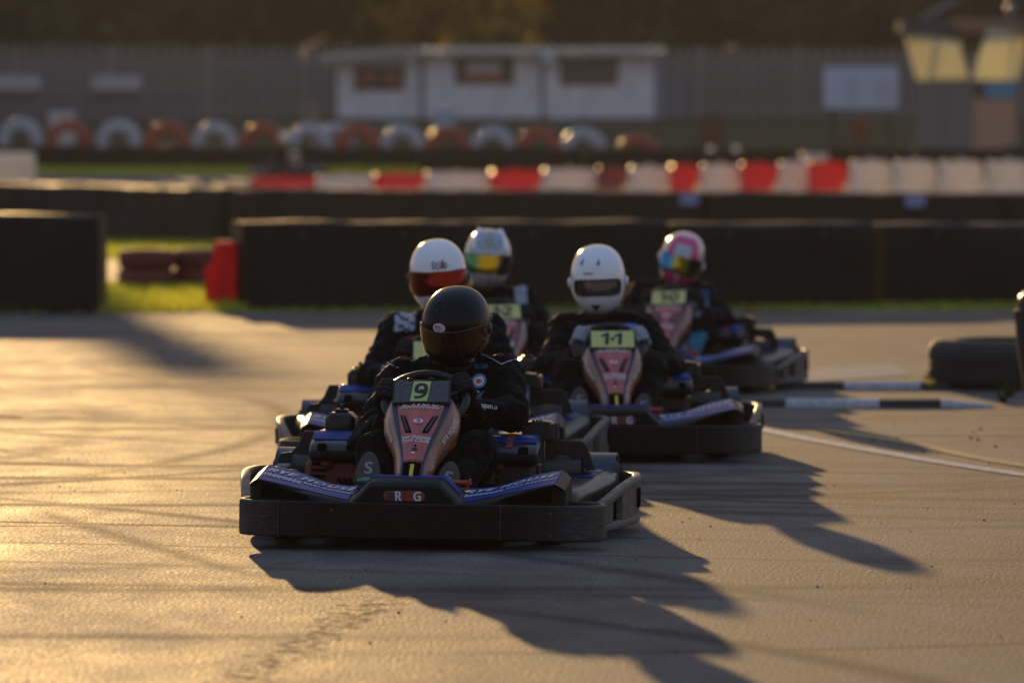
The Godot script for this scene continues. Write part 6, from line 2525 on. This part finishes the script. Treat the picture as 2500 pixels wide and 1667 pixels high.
	d = {
		"head": Vector3(0.0, 0.80, -1.14), "turn": [0.0, 0.0, 0.0], "helmet": 2, "seed": 33,
		"shoulder": [Vector3(-0.2, 0.56, -1.16), Vector3(0.2, 0.56, -1.16)],
		"elbow": [Vector3(-0.30, 0.40, -0.94), Vector3(0.30, 0.40, -0.94)],
		"grip": [2.9, 0.25], "glove": M.glove_black, "cell": 0.02,
	}
	build_driver("blurred distant driver beyond the red and white barriers", places[5], d)


func front_marks(P: Node3D, d: Dictionary) -> void:
	# chest emblem, cuff print and shoulder piping of the leading driver
	var m := d.mesh as ArrayMesh
	var at: Transform3D = d.at
	var stick := func(called: String, poly: PackedVector2Array, x: float, y: float, lift: float, mt: Material) -> void:
		var g := Geo.new()
		g.begin()
		var idx := Geometry2D.triangulate_polygon(poly)
		for t in range(0, idx.size(), 3):
			var q := []
			for c in 3:
				var p := poly[idx[t + c]]
				q.append(Vector3(x + p.x, y + p.y, near_front(m, x + p.x, y + p.y, -1.05) + lift))
			g.tri(q[0], q[1], q[2])
		g.face(Vector3(0, 0, 1))
		part(called, g, mt, P, 60.0, at)
	var cx := 0.150
	var cy := 0.558
	stick.call("roundel", oval(0.026, 0.026, 18), cx, cy, 0.004, M.decal_sky)
	stick.call("roundel", oval(0.018, 0.018, 16), cx, cy, 0.006, M.decal_white)
	stick.call("roundel", oval(0.010, 0.010, 14), cx, cy, 0.008, M.decal_red)
	stick.call("blue_emblem", V2([-0.085, -0.02, -0.06, -0.022, -0.03, -0.018, -0.02, 0.0, -0.03, 0.012, -0.05, 0.004, -0.065, 0.01, -0.06, -0.004]), cx, cy, 0.005, M.decal_sky)
	for q in [["ROM", 0.016, cx + 0.002, cy + 0.052], ["The Bulls", 0.017, cx - 0.012, cy - 0.046]]:
		var g := Geo.new()
		g.lettering(letters(q[0], q[1], false), func(x: float, y: float) -> Vector3: return Vector3(q[2] + x, q[3] + y, near_front(m, q[2] + x, q[3] + y, -1.05) + 0.005), Vector3(0, 0, 1))
		part("lettering", g, M.decal_sky, P, 60.0, at)
	sleeve_text(P, d, "sparco", 1, 0.018)
	# white and red flashes on the back of the right glove
	var s := wheel_spot(d.grip[1])
	var g := Geo.new()
	g.tube(V3([0.03, 0.047, -0.02, 0.012, 0.05, -0.045, 0.0, 0.044, -0.075, -0.02, 0.034, -0.095]), 0.0035, 6)
	part("glove_flash", g, M.decal_white, P, 60.0, at * s)
	g = Geo.new()
	g.tube(V3([0.022, 0.0445, -0.016, 0.004, 0.0475, -0.043, -0.008, 0.0415, -0.073, -0.026, 0.031, -0.093]), 0.003, 6)
	part("glove_flash", g, M.decal_red, P, 60.0, at * s)
	# thin pale piping over each shoulder
	for k in 2:
		var sh: Vector3 = d.shoulder[k]
		var o := -1.0 if k == 0 else 1.0
		g = Geo.new()
		g.tube(PackedVector3Array([sh + Vector3(-o * 0.075, 0.082, 0.02), sh + Vector3(-o * 0.035, 0.066, 0.045), sh + Vector3(o * 0.0, 0.048, 0.062), sh + Vector3(o * 0.03, 0.060, 0.035), sh + Vector3(o * 0.045, 0.064, 0.0)]), 0.0024, 5)
		part("shoulder_piping", g, M.cable, P, 60.0, at)


func sleeve_text(P: Node3D, d: Dictionary, s: String, k: int, h: float) -> void:
	var w := wheel_spot(d.grip[k]) * Vector3(0, 0.004, -0.112)
	var e: Vector3 = d.elbow[k]
	var ax := (e - w).normalized() if k == 1 else (w - e).normalized()
	var mid := w.lerp(e, 0.28)
	var n := (Vector3(0, 0.35, 1.0) - ax * Vector3(0, 0.35, 1.0).dot(ax)).normalized()
	var up := n.cross(ax).normalized()
	var g := Geo.new()
	g.lettering(letters(s, h), func(x: float, y: float) -> Vector3:
		return mid + ax * x + up * y + n * (0.052 - 10.0 * y * y), n)
	part("lettering", g, M.decal_white, P, 60.0, d.at)


# ---------------------------------------------------------------- small things near the track
func small_things() -> void:
	var o := part("black_tyre_marker", tyre_mesh(0.45, 0.285, 0.26), M.rubber, self, 42.0, Transform3D(Basis(Vector3.RIGHT, 0.02), Vector3(2.88, 0.143, -33.2)))
	tag(o, "big black lorry tyre lying flat at the right edge behind the kerb", "tyre")
	var b := thing("rubber_bollard", "black rubber bollard with a domed top, cut by the right edge of the picture", "bollard", Transform3D(Basis(), Vector3(2.885, 0, -30.6)))
	var g := Geo.new()
	g.lathe(V2([0.0, 0.0, 0.115, 0.0, 0.122, 0.04, 0.14, 0.18, 0.165, 0.34, 0.178, 0.49, 0.185, 0.50, 0.185, 0.525, 0.17, 0.535, 0.0, 0.535]), 32)
	part("body", g, M.rubber, b, 35.0)
	g = Geo.new()
	g.lathe(V2([0.0, 0.53, 0.158, 0.53, 0.162, 0.57, 0.155, 0.60, 0.13, 0.63, 0.08, 0.65, 0.0, 0.655]), 32)
	part("dome", g, M.satin_black, b, 60.0)
	# kerb blocks, black and white in turn
	var wm := mat(lin(0.55, 0.57, 0.60), 0.6)
	wm.albedo_texture = noise_tex(256, 0.05, 4, lin(0.5, 0.5, 0.5), lin(1, 1, 1), 88, FastNoiseLite.TYPE_SIMPLEX_SMOOTH, 0.4, 0.3)
	triplanar(wm, 2.0, true)
	var bm := mat(lin(0.025, 0.022, 0.02), 0.7)
	var rows := [["rear", [[1.93, 2.37, -33.0, 1], [2.375, 2.85, -33.0, 0], [1.55, 1.925, -33.0, 0]]], ["front", [[1.20, 1.475, -30.75, 0], [1.48, 1.985, -30.75, 1], [1.99, 2.315, -30.75, 0], [2.32, 2.60, -30.75, 1]]]]
	var said := {"rear1": ["white kerb block of the rear kerb, left of the lorry tyre"], "rear0": ["black kerb block of the rear kerb in front of the lorry tyre", "black kerb block of the rear kerb nearest to the karts"], "front0": ["black kerb block of the front kerb nearest to the karts", "black kerb block between the two white ones of the front kerb"], "front1": ["long white kerb block of the front kerb", "short tapered white kerb block at the right end of the front kerb"]}
	for r in rows:
		for q in r[1]:
			var L: float = q[1] - q[0]
			g = Geo.new()
			var taper := 0.012 if q[0] == 2.32 else 0.042
			g.begin()
			var rings := []
			for e in [[-L * 0.5, 0.042], [L * 0.5, taper]]:
				var h: float = e[1]
				rings.append(V3([e[0], 0.0, 0.07, e[0], h * 0.8, 0.062, e[0], h, 0.045, e[0], h, -0.05, e[0], 0.0, -0.07]))
			g.loft(rings)
			var key: String = r[0] + str(q[3])
			var n: int = names.get(key, 0)
			names[key] = n + 1
			o = part("white_kerb_block" if q[3] else "black_kerb_block", g, wm if q[3] else bm, self, 30.0, Transform3D(Basis(), Vector3((q[0] + q[1]) * 0.5, 0.001, q[2])))
			tag(o, said[key][n], "kerb", "kerb blocks")
	# weeds round the tyre and stray stones
	var leaf := Geo.new()
	for k in 9:
		var a := TAU * k / 9.0
		var c := Vector3(cos(a), 0, sin(a))
		var w := Vector3(-sin(a), 0, cos(a)) * 0.012
		leaf.tri(c * 0.01 - w, c * 0.01 + w, c * 0.06 + Vector3(0, 0.07 + 0.03 * (k % 2), 0))
		leaf.tri(c * 0.02 + Vector3(0, 0.03, 0) - w, c * 0.02 + Vector3(0, 0.03, 0) + w, c * 0.09 + Vector3(0, 0.05, 0))
	var lm := leaf.build(80)
	var wl := ["yellow green weed at the left foot of the lorry tyre", "weed coloured as in shade, in front of the rubber bollard", "weed coloured as in shade, right of the lorry tyre's front", "weed coloured as in shade, at the right edge below the bollard", "low dark weed on the tarmac left behind the lorry tyre", "yellow weed at the foot of the red barrier"]
	var ws := [[2.42, -32.95, 0.7], [2.70, -31.2, 1.0], [2.80, -31.9, 1.1], [2.84, -30.9, 1.2], [2.50, -34.2, 0.5], [-2.47, -49.3, 1.1]]
	for k in ws.size():
		o = part("weed", lm, M.leaf if k in [0, 5] else M.shaded_leaf, self, 80.0, Transform3D(Basis(Vector3.UP, k * 1.3).scaled(Vector3.ONE * ws[k][2]), Vector3(ws[k][0], 0.0, ws[k][1])))
		tag(o, wl[k], "weed")
	var stone := Geo.new()
	stone.box(Vector3(0, 0.006, 0), Vector3(0.022, 0.014, 0.016), 0.005)
	var smesh := stone.build(60)
	var spots: Array[Transform3D] = []
	for k in 260:
		var x := rng.randf_range(-3.0, 3.0)
		var z := rng.randf_range(-40.0, -14.0)
		var s := rng.randf_range(0.15, 0.45)
		if k < 10:
			x = rng.randf_range(1.6, 2.6)
			z = rng.randf_range(-28.5, -25.0)
			s = rng.randf_range(0.4, 0.8)
		spots.append(Transform3D(Basis(Vector3.UP, rng.randf() * TAU).scaled(Vector3(s, s, s)), Vector3(x, 0.0, z)))
	var sc := scatter("gravel", "loose stone chips and rubber crumbs on the tarmac", smesh, mat(lin(0.07, 0.065, 0.06), 0.6), spots)
	sc.set_meta("category", "gravel")
